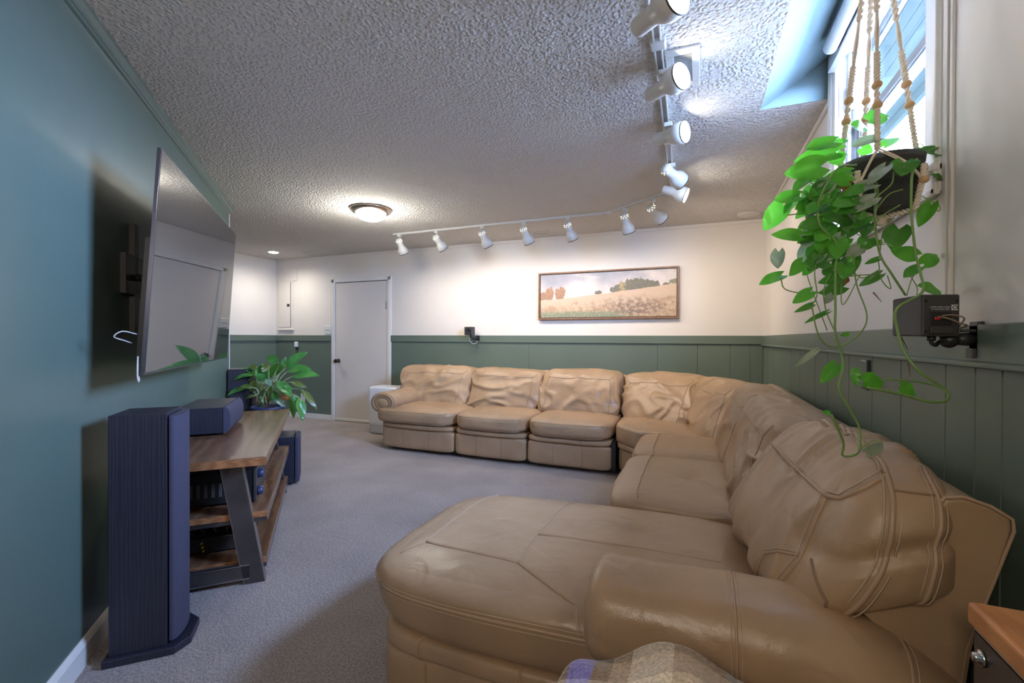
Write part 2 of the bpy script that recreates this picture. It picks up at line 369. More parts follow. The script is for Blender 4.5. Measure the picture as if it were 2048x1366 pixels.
# wainscot rails and grooved boards
b = MB(); b.box((XL, YB-.022, RAIL-.088), (DX0-.07, YB, RAIL), 'green', .003); b.box((DX1+.065, YB-.022, RAIL-.088), (XR, YB, RAIL), 'green', .003); struct(b.build('trim_1'))
b = MB(); b.box((XR-.014, YR, RAIL-.088), (XR, YB-.02, RAIL), 'green', .003)
b.prism([(0, RAIL-.104), (-.030, RAIL-.100), (-.030, RAIL-.088), (0, RAIL-.082)], 'green', lambda a, z, t: W(XR+a, t, z), YR, YB-.022, .003); struct(b.build('trim_2'))
b = MB(); b.box((XL, .4, RAIL-.088), (XL+.022, YB-.022, RAIL), 'green', .003); struct(b.build('trim_3'))
def boards(name, cuts, tf, m='green', gap=.0022, d=.0045):
    b = MB()
    for i in range(len(cuts)-1):
        a0, a1 = cuts[i]+gap/2, cuts[i+1]-gap/2
        b.prism([(a0+.002, d), (a1-.002, d), (a1, 0), (a0, 0)], m, tf, .02, RAIL-.09)
    return struct(b.build(name))
rc = [YR, -1.1, -.9, -.65, -.45, -.2, .0, .22, .42, .62, .8, 1.0, 1.14, 1.313, 1.416, 1.555, 1.84, 2.10, 2.385, 2.73, 3.0, 3.4, 3.7, 4.1, 4.5, 4.85, YB-.006]
boards('trim_4', rc, lambda a, d, z: W(XR-d, a, z))
boards('trim_5', [DX1+.066, -1.9, -.4, .004, .315, .499, XR-.006], lambda a, d, z: W(a, YB-d, z), gap=.001, d=.004)
boards('trim_6', [XL+.006, DX0-.066], lambda a, d, z: W(a, YB-d, z))
# crown strips
b = MB(); b.box((XL, YB-.012, H-.035), (XR, YB, H), 'wall_white', .003); struct(b.build('trim_7'))
b = MB()
b.prism([(0, H-.055), (.010, H-.050), (.012, H-.042), (.018, H-.038), (.020, H-.028), (.034, H-.014), (.036, H), (0, H)], 'green_gloss', lambda o, z, s: so(s, o, z), sA, SE, 0); struct(b.build('trim_8'))
b = MB(); b.box((XR-.014, RY1, H-.03), (XR, YB-.01, H), 'wall_white', .003); struct(b.build('trim_9'))
# vertical cover strip beside the window and wall joint
b = MB(); b.box((XR-.008, 1.530, RAIL), (XR, 1.543, 2.6), 'wall_white', .002); b.box((XR-.0035, 1.543, RAIL), (XR, 1.552, 2.6), 'bronze'); b.box((XR-.010, 1.552, RAIL), (XR, 1.575, 2.6), 'wall_white', .002); struct(b.build('trim_10'))
# end cap of the left wall
b = MB(); b.box((SE, -.125, 0), (SE+.012, .004, H), 'trim_white', .002, tf=SO); struct(b.build('trim_11'))
# baseboards
b = MB(); b.prism([(0, 0), (.015, 0), (.015, .078), (.010, .09), (.004, .10), (0, .10)], 'trim_white', lambda o, z, s: so(s, o, z), sA, SE); struct(b.build('baseboard_left'))
b = MB(); b.box((XL, YB-.014, 0), (DX0-.066, YB, .075), 'trim_white', .003); struct(b.build('baseboard_back'))
b = MB(); b.box((XL, .4, 0), (XL+.014, YB-.015, .075), 'trim_white', .003); struct(b.build('baseboard_hall'))
# door
b = MB()
b.box((DX0+.012, YB-.004, .018), (DX1-.012, YB+.035, DZ-.012), 'door_white', .003)
door = struct(b.build('door_1'))
b = MB(); b.box((DX0+.012, YB-.012, .006), (DX1-.012, YB+.034, .045), 'trim_white', .004); b.build('door_sweep', door)
b = MB(); fz = DZ+.045
for (x0, x1, z0, z1) in ((DX0-.062, DX0+.004, 0, fz), (DX1-.004, DX1+.062, 0, fz), (DX0-.064, DX1+.064, DZ-.004, fz+.002)):
    b.box((x0, YB-.016, z0), (x1, YB+.01, z1), 'trim_white', .005)
    b.box((x0+.018, YB-.021, z0), (x1-.018, YB-.01, z1-.016), 'trim_white', .003)
b.build('door_frame', door)
b = MB(); kc = W(-4.885, YB-.004, .885)
b.lathe([(.030, 0), (.031, .006), (.024, .012), (.012, .014), (.011, .036), (.020, .040), (.027, .050), (.029, .060), (.024, .070), (.010, .075)], 'bronze', kc, (0, -1, 0))
b.tube([kc+W(0, -.055, 0), kc+W(.03, -.058, -.002), kc+W(.075, -.055, -.006)], [.013, .012, .010], 'bronze')
b.build('door_handle', door)
for zc in (1.685, .30):
    b = MB(); b.box((-4.035, YB-.012, zc-.055), (-4.016, YB-.002, zc+.055), 'hinge', .002)
    for k in range(5): b.lathe([(.006, 0), (.006, .019)], 'hinge', (-4.018, YB-.016, zc-.052+k*.021), (0, 0, 1), 10)
    b.build('hinge', door)
# ------------------------------------------------------------------ window
XG = .700
b = MB()
# jamb lining, casing, sill apron
for lo, hi in (((XR, WY1-.012, WZ0), (XG+.06, WY1, WZ1)), ((XR, WY0, WZ0), (XG+.06, WY0+.012, WZ1)), ((XR, WY0, WZ0), (XG+.06, WY1, WZ0+.012)), ((XR, WY0, WZ1-.012), (XG+.06, WY1, WZ1))):
    b.box(lo, hi, 'trim_white')
def casing(y0, y1, z0, z1):
    b.box((XR-.016, y0, z0), (XR, y1, z1), 'trim_white', .004)
casing(WY1-.008, WY1+.088, WZ0-.085, WZ1+.05); casing(1.577, WY0+.008, WZ0-.085, WZ1+.05); casing(WY0, WY1, WZ1-.008, WZ1+.05); casing(WY0, WY1, WZ0-.085, WZ0+.008)
b.box((XR-.024, WY1+.03, WZ0-.085), (XR-.014, WY1+.06, WZ1+.045), 'trim_white', .004)
b.box((XR-.024, WY1+.072, WZ0-.09), (XR-.010, WY1+.092, WZ1+.05), 'trim_white', .004)
b.box((XR-.024, 1.580, WZ0-.09), (XR-.010, 1.60, WZ1+.05), 'trim_white', .004)
b.box((XR-.030, 1.577, WZ0-.03), (XR+.02, WY1+.088, WZ0-.004), 'trim_white', .006)
b.box((XR-.024, 1.577, WZ0-.092), (XR-.010, WY1+.088, WZ0-.072), 'trim_white', .004)
win = struct(b.build('window_1'))
M['vinyl'] = mat('grey_white_vinyl', (.34, .33, .31), .4)
M['bead_grey'] = mat('glazing_bead_grey', (.22, .24, .26), .5)
def sash(name, x, y0, y1, z0, z1, fw, mat_='vinyl'):
    b = MB(); d = .016
    for lo, hi in (((x-d, y0, z0), (x+d, y0+fw, z1)), ((x-d, y1-fw, z0), (x+d, y1, z1)), ((x-d, y0+fw, z0), (x+d, y1-fw, z0+fw)), ((x-d, y0+fw, z1-fw), (x+d, y1-fw, z1))):
        b.box(lo, hi, mat_, .004)
    # inner glazing bead
    k = fw+.006; e = d-.006
    for lo, hi in (((x-e, y0+fw, z0+fw), (x+e, y0+k, z1-fw)), ((x-e, y1-k, z0+fw), (x+e, y1-fw, z1-fw)), ((x-e, y0+k, z0+fw), (x+e, y1-k, z0+k)), ((x-e, y0+k, z1-k), (x+e, y1-k, z1-fw))):
        b.box(lo, hi, 'bead_grey', .002)
    f_ = b.build(name, win)
    b = MB(); b.box((x-.003, y0+fw, z0+fw), (x+.003, y1-fw, z1-fw), 'glass'); gp = b.build('window_pane', f_)
    return f_
ZM = 2.215
sash('window_frame', XG, WY0+.012, WY1-.035, WZ0+.012, ZM+.012, .036)
sash('window_frame', XG+.034, WY0+.012, WY1-.035, ZM-.012, WZ1-.012, .026)
b = MB(); b.box((XG-.05, WY1-.035, WZ0+.012), (XG-.012, WY1-.012, WZ1-.012), 'pale_plastic', .003); b.box((XG-.035, WY1-.04, WZ0+.3), (XG-.025, WY1-.034, WZ1-.012), 'dark_void')
b.box((XG-.055, WY1-.06, 2.30), (XG-.02, WY1-.03, 2.42), 'white_plastic', .004); b.build('sash_track', win)
# roller shade above the window
sh = thing('roller_shade', 'pale roller shade tube with rail mounted above the window', 'roller shade', (.56, 2.1, 2.5))
b = MB(); b.lathe([(.012, 0), (.026, .003), (.028, .01), (.028, 1.10)], 'white_plastic', (.545, 2.43, 2.535), (0, -1, 0), 20); b.build('shade_tube', sh)
b = MB(); b.box((.580, 1.33, 2.518), (.600, 2.60, 2.575), 'white_plastic', .004); b.box((.575, 1.33, 2.510), (.604, 2.60, 2.522), 'pale_plastic', .003); b.box((.56, 2.40, 2.53), (.60, 2.43, 2.57), 'pale_plastic', .004); b.build('shade_rail', sh)
# outdoors: soffit above the window and the yard
b = MB()
for k in range(8): b.box((.775+k*.0615, -3, 2.80), (.775+(k+1)*.0615-.002, 9, 2.83), 'soffit')
b.box((1.27, -3, 2.74), (1.30, 9, 2.95), 'soffit'); b.box((.76, -3, 2.815), (1.28, 9, 2.84), 'soffit')
struct(b.build('trim_12'))
b = MB(); b.box((.78, -8, 1.2), (14, 14, 1.45), 'yard'); struct(b.build('floor_outdoors'))
# ================================================================== LEATHER CUSHION TOOLS
def make_map(hx, p=5, bulge=(0, 0, 0), wr=None):
    """returns F(u) -> world point. hx: bottom A B C D then top A B C D; u in the cube surface"""
    hx = [Vector(c) for c in hx]
    def F(u, raise_=0):
        ux, uy, uz = u
        n = (abs(ux)**p+abs(uy)**p+abs(uz)**p)**(1/p)
        mx_ = max(abs(ux), abs(uy), abs(uz), 1e-6)
        k = mx_/n
        x, y, z = ux*k, uy*k, uz*k
        x *= 1+bulge[0]*(1-uy*uy)*(1-uz*uz); y *= 1+bulge[1]*(1-ux*ux)*(1-uz*uz); z *= 1+bulge[2]*(1-ux*ux)*(1-uy*uy)*(1 if uz > 0 else 0)
        a, b_, c = (x+1)/2, (y+1)/2, (z+1)/2
        lo = hx[0]*(1-a)*(1-b_)+hx[1]*a*(1-b_)+hx[2]*a*b_+hx[3]*(1-a)*b_
        hi = hx[4]*(1-a)*(1-b_)+hx[5]*a*(1-b_)+hx[6]*a*b_+hx[7]*(1-a)*b_
        P = lo*(1-c)+hi*c
        if wr or raise_:
            cen = sum(hx, Vector())/8; d = (P-cen).normalized()
            if wr: P = P + d*wr(ux, uy, uz, P)
            if raise_: P = P + d*raise_
        return P
    return F
def cushion(b, hx, m='leather', n=28, p=5, bulge=(0, 0, 0), wr=None, seams=(), grooves=()):
    F = make_map(hx, p, bulge, wr)
    # cube surface grid (shared verts)
    idx = {}; vs = []; fs = []
    def vid(i, j, k):
        q = (i, j, k)
        if q not in idx:
            idx[q] = len(vs)
            f = lambda t: math.sin((t/n-.5)*math.pi*.92)/math.sin(math.pi*.46)
            vs.append(F((f(i), f(j), f(k))))
        return idx[q]
    for i in range(n):
        for j in range(n):
            fs.append((vid(i, j, 0), vid(i, j+1, 0), vid(i+1, j+1, 0), vid(i+1, j, 0)))
            fs.append((vid(i, j, n), vid(i+1, j, n), vid(i+1, j+1, n), vid(i, j+1, n)))
            fs.append((vid(i, 0, j), vid(i+1, 0, j), vid(i+1, 0, j+1), vid(i, 0, j+1)))
            fs.append((vid(i, n, j), vid(i, n, j+1), vid(i+1, n, j+1), vid(i+1, n, j)))
            fs.append((vid(0, i, j), vid(0, i, j+1), vid(0, i+1, j+1), vid(0, i+1, j)))
            fs.append((vid(n, i, j), vid(n, i+1, j), vid(n, i+1, j+1), vid(n, i, j+1)))
    b.add(vs, fs, m)
    for s in seams:
        pts, rad, mm = s[0], s[1], s[2]
        if len(s) > 3 and s[3]: pts = spline(pts, 10)
        dense = []
        P = [Vector(q) for q in pts]
        for i in range(len(P)-1):
            L = max(2, int((P[i+1]-P[i]).length*14))
            for k in range(L): dense.append(P[i].lerp(P[i+1], k/L))
        dense.append(P[-1])
        def proj(q):
            a = max(abs(q.x), abs(q.y), abs(q.z)); return q/a
        wp = [F(proj(q), rad*.15) for q in dense]
        b.tube(wp, rad, mm, 6)
        if mm == 'seam':     # stitch lines either side
            for sg in (-1, 1):
                off = []
                for i, q in enumerate(wp):
                    t = (wp[min(i+1, len(wp)-1)]-wp[max(i-1, 0)]).normalized()
                    cen = sum((Vector(c) for c in hx), Vector())/8
                    off.append(q + t.cross((q-cen).normalized())*sg*rad*2.4)
                b.tube(off, rad*.33, 'thread', 4)
    return F
def folds(amp, fx, fy, fz, seed=0, face=None, sharp=1.6):
    """long leather creases: anisotropic ridged noise"""
    def w_(ux, uy, uz, P):
        q = Vector((P.x*fx+seed*3.1, P.y*fy+seed*1.7, P.z*fz+seed*.9))
        q2 = q + Vector((noise.noise(q*.6), noise.noise(q*.6+Vector((5, 1, 2))), noise.noise(q*.6+Vector((1, 7, 3)))))*.8
        r = 1-abs(noise.noise(q2))*2
        r = max(0, r)**sharp
        s = noise.noise(P*3.1+Vector((seed, 0, 0)))
        k = 1.0
        if face: k = face(ux, uy, uz)
        return amp*k*(r-.45) + amp*.8*k*s
    return w_
def H8(x0, x1, y0, y1, z0, z1): return [(x0, y0, z0), (x1, y0, z0), (x1, y1, z0), (x0, y1, z0), (x0, y0, z1), (x1, y0, z1), (x1, y1, z1), (x0, y1, z1)]
# ================================================================== SOFA
sofa = thing('sectional_sofa', 'large tan leather reclining sectional sofa wrapping round the corner with chaise', 'sofa', (-.7, 3.2, 0))
def part(b, name, label=None, parent=None):
    o = b.build(name, parent or sofa)
    if label: o['label'] = label
    return o
# ---- back row, three recliner seats
XS = [(-3.31, -2.305), (-2.295, -1.515), (-1.505, -.705)]
BX = [(-3.46, -2.43, .872), (-2.45, -1.57, .858), (-1.585, -.72, .875)]
for i, ((x0, x1), (u0, u1, zt)) in enumerate(zip(XS, BX)):
    bx0 = x0+.10 if i == 0 else x0
    # footrest panel
    b = MB()
    pw = lambda ux, uy, uz, P: .004*noise.noise(P*4)
    cushion(b, H8(bx0, x1, 4.02, 4.26, .035, .262), n=16, p=9, bulge=(0, .06, 0), wr=pw, seams=[([(t, -1, -1), (t, -1, 1)], .0022, 'groove') for t in (-.33, .36)])
    part(b, 'footrest_panel')
    b = MB()
    cushion(b, H8(bx0+.002, x1-.002, 4.0, 4.3, .250, .312), n=14, p=5, bulge=(0, .08, 0), wr=pw, seams=[([(t, -1, -1), (t, -1, 1)], .002, 'groove') for t in (-.33, .36)])
    part(b, 'front_roll')
    b = MB()
    fw = folds(.006, 5, 4, 8, i+1, lambda ux, uy, uz: 1 if uz > .3 or uy < 0 else 0)
    cushion(b, H8(x0, x1, 3.965, 4.86, .300, .475), n=26, p=5.5, bulge=(0, .05, .14), wr=fw,
            seams=[([(-.97, -1, .62), (.97, -1, .62)], .0035, 'seam'), ([(-.95, -1, -.75), (.95, -1, -.75)], .003, 'seam'), ([(-.8, -1, -.7), (-.8, -1, .6)], .002, 'groove')])
    part(b, 'seat_cushion')
    # back cushion: leaning, thick, wrinkled
    b = MB()
    hx = [(u0+.07 if i == 0 else u0-.0, 4.46, .42), (u1-.0, 4.46, .42), (u1, 4.92, .42), (u0+.02, 4.92, .42), (u0-.0, 4.70, zt+.015), (u1+.0, 4.70, zt+.015), (u1, 5.07, zt), (u0, 5.07, zt)]
    fw = folds(.028, 4.2, 4, 8 if i == 1 else 5.5, i*4+2, lambda ux, uy, uz: (1.2 if uy < -.1 else .5)*(1.15-.5*max(0, uz)))
    cushion(b, hx, n=48, p=6.5, bulge=(.015, .18, .05), wr=fw,
            seams=[([(-.78, -1, .66), (.78, -1, .66)], .0032, 'seam'), ([(-.78, -1, .66), (-1, -1, .95)], .003, 'seam'), ([(.78, -1, .66), (1, -1, .95)], .003, 'seam'),
                   ([(-.78, -1, .66), (-.78, -1, -.95)], .0024, 'groove'), ([(.78, -1, .66), (.78, -1, -.95)], .0024, 'groove')])
    part(b, 'back_cushion')
# plinth shadow base under the back row
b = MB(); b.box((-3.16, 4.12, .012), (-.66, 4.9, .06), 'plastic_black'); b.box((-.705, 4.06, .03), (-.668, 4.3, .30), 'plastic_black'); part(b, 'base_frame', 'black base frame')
b = MB()
cushion(b, [(-3.42, 4.92, .06), (-.60, 4.92, .06), (-.60, 5.08, .06), (-3.42, 5.08, .06), (-3.42, 4.96, .86), (-.60, 4.96, .86), (-.60, 5.10, .85), (-3.42, 5.10, .85)], n=12, p=9)
part(b, 'back_frame')
# left arm with scrolled front
def arm_tube(b, path, prof, m='leather'):
    pass
b = MB()
ax_, az_ = -3.195, .510
prof = [(.10, 0), (.112, .004), (.118, .012), (.120, .03), (.118, .10), (.122, .35), (.118, .70), (.09, .80)]
n0 = len(b.v)
b.lathe([(r*1.0, h) for r, h in prof], 'leather', (ax_, 4.03, az_), (0, 1, 0), 40)
for i in range(n0, len(b.v)):
    x, y, z = b.v[i]; b.v[i] = (ax_+(x-ax_)*1.42, y+.01*noise.noise(Vector((x*6, y*5, z*6))), z)
# scroll piping on the front face
for rr, rad in ((.093, .0085), (.066, .006)):
    b.tube([(ax_+1.42*rr*math.cos(a), 4.030, az_+rr*math.sin(a)) for a in [math.radians(-60+q*7) for q in range(43)]], rad, 'leather' if rad > .007 else 'groove', 6)
b.ball((ax_+.0, 4.045, az_-.005), .062, 'leather', (1.42, .45, 1))
cushion(b, H8(-3.27, -3.10, 4.10, 4.88, .05, .45), n=10, p=8)
part(b, 'armrest')
# ---- wedge in the corner
b = MB()
A_, B_, C_, D_ = (-.695, 4.08), (-.415, 3.775), (.42, 3.775), (-.695, 4.95)
E_ = (.30, 4.80)
def quad8(A, B, C, D, z0, z1): return [(*A, z0), (*B, z0), (*C, z0), (*D, z0), (*A, z1), (*B, z1), (*C, z1), (*D, z1)]
cushion(b, quad8(A_, B_, (.40, 3.775), (-.40, 4.95), .30, .478), n=26, p=7, bulge=(0, .03, .10), wr=folds(.006, 5, 5, 5, 9),
        seams=[([(-.97, -1, .62), (.97, -1, .62)], .0035, 'seam'), ([(-.97, -1, -.8), (.97, -1, -.8)], .003, 'seam')])
cushion(b, H8(-.69, -.10, 4.10, 4.95, .25, .46), n=8, p=9)
part(b, 'seat_cushion')
b = MB(); cushion(b, quad8((-.68, 4.07), (-.43, 3.79), (.40, 3.79), (-.40, 4.95), .255, .312), n=12, p=7); part(b, 'front_roll')
b = MB(); cushion(b, quad8((-.66, 4.085), (-.43, 3.82), (.40, 3.82), (-.40, 4.95), .04, .265), n=14, p=10); part(b, 'base_panel')
def backc(bp0, bp1, tp0, tp1, zt, thick, seed, amp=.026, name='back_cushion', zb=.42, tk2=None, seams=True, n=46, p=6, freq=(4.5, 4.5, 6)):
    """bp: front bottom line ends, tp: front-top ridge line ends (plan); thickness away from the seat"""
    bp0, bp1, tp0, tp1 = map(lambda q: Vector((*q, 0)), (bp0, bp1, tp0, tp1))
    d = (bp1-bp0).normalized(); nrm = Vector((-d.y, d.x, 0))
    hx = [bp0+W(0, 0, zb), bp1+W(0, 0, zb), bp1+nrm*thick+W(0, 0, zb), bp0+nrm*thick+W(0, 0, zb)]
    th2 = tk2 or thick*.75
    hx += [tp0+W(0, 0, zt), tp1+W(0, 0, zt), tp1+nrm*th2+W(0, 0, zt-.01), tp0+nrm*th2+W(0, 0, zt-.01)]
    b = MB()
    fw = folds(amp, *freq, seed, lambda ux, uy, uz: (1.2 if uy < 0 else .5)*(1.15-.4*max(0, uz)))
    ss = [([(-.80, -1, .62), (.80, -1, .62)], .0032, 'seam'), ([(-.8, -1, .62), (-1, -1, .95)], .003, 'seam'), ([(.8, -1, .62), (1, -1, .95)], .003, 'seam'),
          ([(-.80, -1, .62), (-.80, -1, -.95)], .0024, 'groove'), ([(.80, -1, .62), (.80, -1, -.95)], .0024, 'groove')] if seams else []
    cushion(b, hx, n=n, p=p, bulge=(.02, .16, .06), wr=fw, seams=ss)
    return part(b, name)
backc((-.71, 4.54), (-.12, 4.08), (-.755, 4.80), (.04, 4.56), .88, .36, 21)
backc((-.12, 4.09), (.11, 3.56), (-.02, 4.66), (.27, 3.88), .872, .36, 23)
# ---- right side: two armless sections
def seatx(y0, y1, seed, tuft=False, x0=-.405, n=30):
    b = MB()
    ty = (y0+y1)/2
    def fw(ux, uy, uz, P):
        v = folds(.006, 5, 5, 5, seed)(ux, uy, uz, P)
        if tuft and uz > .5:
            r = math.hypot((P.x-(-.02))/1.0, (P.y-2.62)/1.0)
            ang = math.atan2(P.y-2.62, P.x+.02)
            v += -.022*math.exp(-(r/.035)**2) - .010*math.exp(-(r/.12)**2) + .006*math.exp(-(r/.16)**2)*math.sin(ang*9)*min(1, r/.03)
        return v
    cushion(b, H8(x0, .36, y0-.015, y1+.015, .285, .478), n=n, p=7.5, bulge=(.03, 0, .12), wr=fw,
            seams=[([(-1, -.97, .45), (-1, .97, .45)], .0035, 'seam'), ([(-.66, -.97, 1), (-.66, .97, 1)], .0032, 'seam')])
    part(b, 'seat_cushion')
    b = MB(); cushion(b, H8(x0+.03, .3, y0+.01, y1-.01, .235, .30), n=10, p=5); part(b, 'front_roll')
    b = MB(); cushion(b, H8(x0+.045, .3, y0+.01, y1-.01, .04, .245), n=10, p=9); part(b, 'footrest_panel')
seatx(3.07, 3.765, 31)
seatx(2.165, 3.06, 33, True, n=44)
backc((.105, 3.62), (.135, 2.94), (.27, 3.85), (.29, 2.96), .90, .36, 25)
backc((.130, 3.02), (.145, 2.10), (.28, 3.04), (.29, 2.06), .915, .36, 27, n=56)
# ---- chaise
b = MB()
def chw(ux, uy, uz, P):
    v = .006*noise.noise(P*2.6)
    if uz > .5:
        q = Vector((P.x*2.5, P.y*9+P.x*3, 0)); v += .006*max(0, 1-abs(noise.noise(q))*2.2)*(1 if P.y > 1.55 else .3) + .004*noise.noise(Vector((P.x*9, P.y*3, 0)))
    return v
CH = [(-1.06, 1.20, .225), (.28, 1.26, .225), (.28, 2.145, .225), (-1.06, 2.06, .225), (-1.11, 1.165, .465), (.30, 1.235, .485), (.30, 2.15, .485), (-1.10, 2.08, .475)]
cushion(b, CH, n=56, p=4.6, bulge=(.015, .03, .15), wr=chw,
        seams=[([(-.97, -1, .40), (.97, -1, .40)], .0055, 'seam'), ([(-.97, -1, -.88), (.97, -1, -.88)], .005, 'seam'), ([(-1, -.97, .40), (-1, .97, .40)], .005, 'seam'), ([(-1, -.97, -.88), (-1, .97, -.88)], .005, 'seam'),
               ([(-.80, -.50, 1), (-.20, -.60, 1), (-.20, .95, 1)], .0030, 'seam'), ([(-.80, -.50, 1), (-.80, .9, 1)], .003, 'seam'),
               ([(-.20, -.60, 1), (.14, -1, .97), (.16, -1, .42)], .0030, 'seam'), ([(-.80, -.50, 1), (-.97, -.75, 1)], .0024, 'seam'), ([(-.20, -.15, 1), (.70, -.12, 1)], .0024, 'seam')])
part(b, 'chaise_cushion')
b = MB(); cushion(b, H8(-1.035, -.20, 1.225, 2.1, .172, .262), n=24, p=6, bulge=(0, .02, 0), wr=lambda a, b_, c, P: .004*noise.noise(P*4), seams=[([(t, -1, -1), (t, -1, 1)], .003, 'seam') for t in (-.5, .35)]); part(b, 'front_roll')
b = MB(); cushion(b, H8(-1.01, -.21, 1.235, 2.1, .012, .190), n=24, p=10, wr=lambda a, b_, c, P: .004*noise.noise(P*4), seams=[([(t, -1, -1), (t, -1, 1)], .003, 'seam') for t in (-.5, .35)]); part(b, 'base_panel')
# chaise back cushion (the big near one)
def bigw(ux, uy, uz, P):
    v = folds(.016, 3.2, 7.0, 3.0, 41, lambda a, b_, c: 1.0)(ux, uy, uz, P)
    if uy > .4:  # near end face: broad diagonal folds
        pass
    return v
b = MB()
# u.x runs along y (far->near), u.y from seat towards wall, u.z up
BC = [(.056, 2.132, .484), (.150, 1.153, .541), (.549, 1.170, .624), (.499, 2.101, .409), (.329, 2.070, .932), (.328, 1.194, .955), (.518, 1.185, .965), (.499, 2.071, .904)]
def endw(ux, uy, uz, P):
    v = folds(.022, 2.6, 8.5, 2.8, 41)(ux, uy, uz, P)*max(0, min(1, (.97-ux)*5))
    if ux > .6:
        k = (ux-.6)/.4
        q = P.z*42 - P.x*17 + 2.2*noise.noise(P*4)
        lo = max(0, min(1, (.86-P.z)*8))
        v += k*(-.030*max(0, math.sin(q))**3*lo*(.45+.55*max(0, min(1, uy*1.4+.6))) + .008*noise.noise(P*4))
    return v
cushion(b, BC, n=84, p=4.4, bulge=(.06, .16, .05), wr=endw,
        seams=[([(-.95, -1, .55), (.86, -1, .55)], .0058, 'seam'), ([(.86, -1, .55), (1, -.95, .62), (1, -.25, .97)], .0058, 'seam'),
               ([(-.95, -.25, 1), (.90, -.25, 1), (1, -.25, .85), (1, -.15, 0), (1, -.4, -.9)], .0062, 'seam'),
               ([(.86, -1, .55), (.93, -1, -.25), (.80, -1, -.9)], .0042, 'seam'), ([(.93, -1, -.22), (.70, -1, -.26), (.55, -1, -.45), (.50, -1, -.9)], .0038, 'seam'),
               ([(.90, .55, 1), (1, .5, .85), (1, .42, .2), (1, .35, -.5), (1, .05, -.95)], .0050, 'seam'), ([(1, -.2, .75), (1, .5, .70)], .003, 'groove'),
               ([(1, -.95, -.2), (1, -.6, -.55), (1, -.5, -.95)], .0035, 'groove')])
part(b, 'back_cushion')
# back frame along the right wall, reclined
b = MB()
poly = [(.455, .20), (.475, .20), (.505, .60), (.574, .850), (.572, .872), (.54, .892), (.50, .905), (.47, .90), (.40, .78), (.31, .645), (.37, .615), (.43, .565), (.462, .51), (.470, .45)]
b.prism(poly, 'leather', lambda x, z, y: W(x, y, z), 1.185, 3.72, .008, 3, False)
pts = [W(x, 1.187, z) for x, z in [(.467, .22), (.507, .60), (.576, .850), (.574, .873), (.541, .894), (.50, .907), (.47, .902), (.41, .79)]]
b.tube(pts, .0035, 'seam', 6)
part(b, 'back_frame')
b = MB(); b.box((.34, 1.12, .02), (.50, 2.1, .25), 'plastic_black'); b.box((.20, 1.20, .30), (.46, 1.34, .63), 'plastic_black'); part(b, 'recliner_mechanism', 'black mechanism in the gap')
# right arm: fat padded roll
b = MB()
path = spline([(-.225, 1.20, .515), (-.19, 1.20, .515), (-.05, 1.20, .517), (.10, 1.195, .52), (.22, 1.19, .518), (.33, 1.185, .492), (.42, 1.18, .43), (.465, 1.18, .34), (.475, 1.18, .20)], 8)
n_ = len(path); seg = 44
vs = []; fs = []
rings = []
# rounded front cap
for k in range(7):
    a = k/6*math.pi/2; rings.append((path[0]+W(-.055*math.cos(a)+.02, 0, 0), .72+.28*math.sin(a)))
rings = [(path[0]+W(.02-.055*math.cos(k/6*math.pi/2), 0, 0), (.55+.45*math.sin(k/6*math.pi/2)**.8)) for k in range(7)] + [(q, 1+.05*math.sin(i/n_*3)) for i, q in enumerate(path[9:])]
for i, (c, s) in enumerate(rings):
    a = rings[max(0, i-1)][0]; d = rings[min(len(rings)-1, i+1)][0]; t = (d-a).normalized()
    u = Vector((0, 1, 0)); v = t.cross(u).normalized()
    if v.z < 0: v = -v
    for k in range(seg):
        th = 2*math.pi*k/seg; cs, sn = math.cos(th), math.sin(th)
        e = 2.5; r = (abs(cs)**e+abs(sn)**e)**(-1/e)
        P = c + (u*cs*.137 + v*sn*.118)*r*s
        P += (u*cs+v*sn)*(.005*noise.noise(P*5)+.003*noise.noise(P*11))
        if i < 9: P += (u*cs+v*sn)*(.0016*math.sin(th*11)*math.exp(-((i-5)/2.5)**2))
        vs.append(P)
for i in range(len(rings)-1):
    for k in range(seg): fs.append((i*seg+k, i*seg+(k+1) % seg, (i+1)*seg+(k+1) % seg, (i+1)*seg+k))
fs.append(tuple(range(seg)))
b.add(vs, fs, 'leather')
def ring_seam(i, rad, mm='seam', ks=range(seg+1)):
    pts = [Vector(vs[i*seg+(k % seg)]) + (Vector(vs[i*seg+(k % seg)])-rings[i][0]).normalized()*rad*.2 for k in ks]
    b.tube(pts, rad, mm, 6)
    if mm == 'seam':
        for dx in (-.010, .010): b.tube([p+W(dx, 0, 0)+(p-rings[i][0]).normalized()*-.0004 for p in pts], .0011, 'thread', 4)
ring_seam(21, .0028); ring_seam(39, .0028)
part(b, 'armrest')
b = MB()
cushion(b, H8(-.215, .44, 1.10, 1.30, .012, .44), n=14, p=9, wr=lambda a, b_, c, P: .004*noise.noise(P*4))
cushion(b, H8(-.235, -.14, 1.13, 1.33, .012, .42), n=12, p=6)
part(b, 'arm_panel')
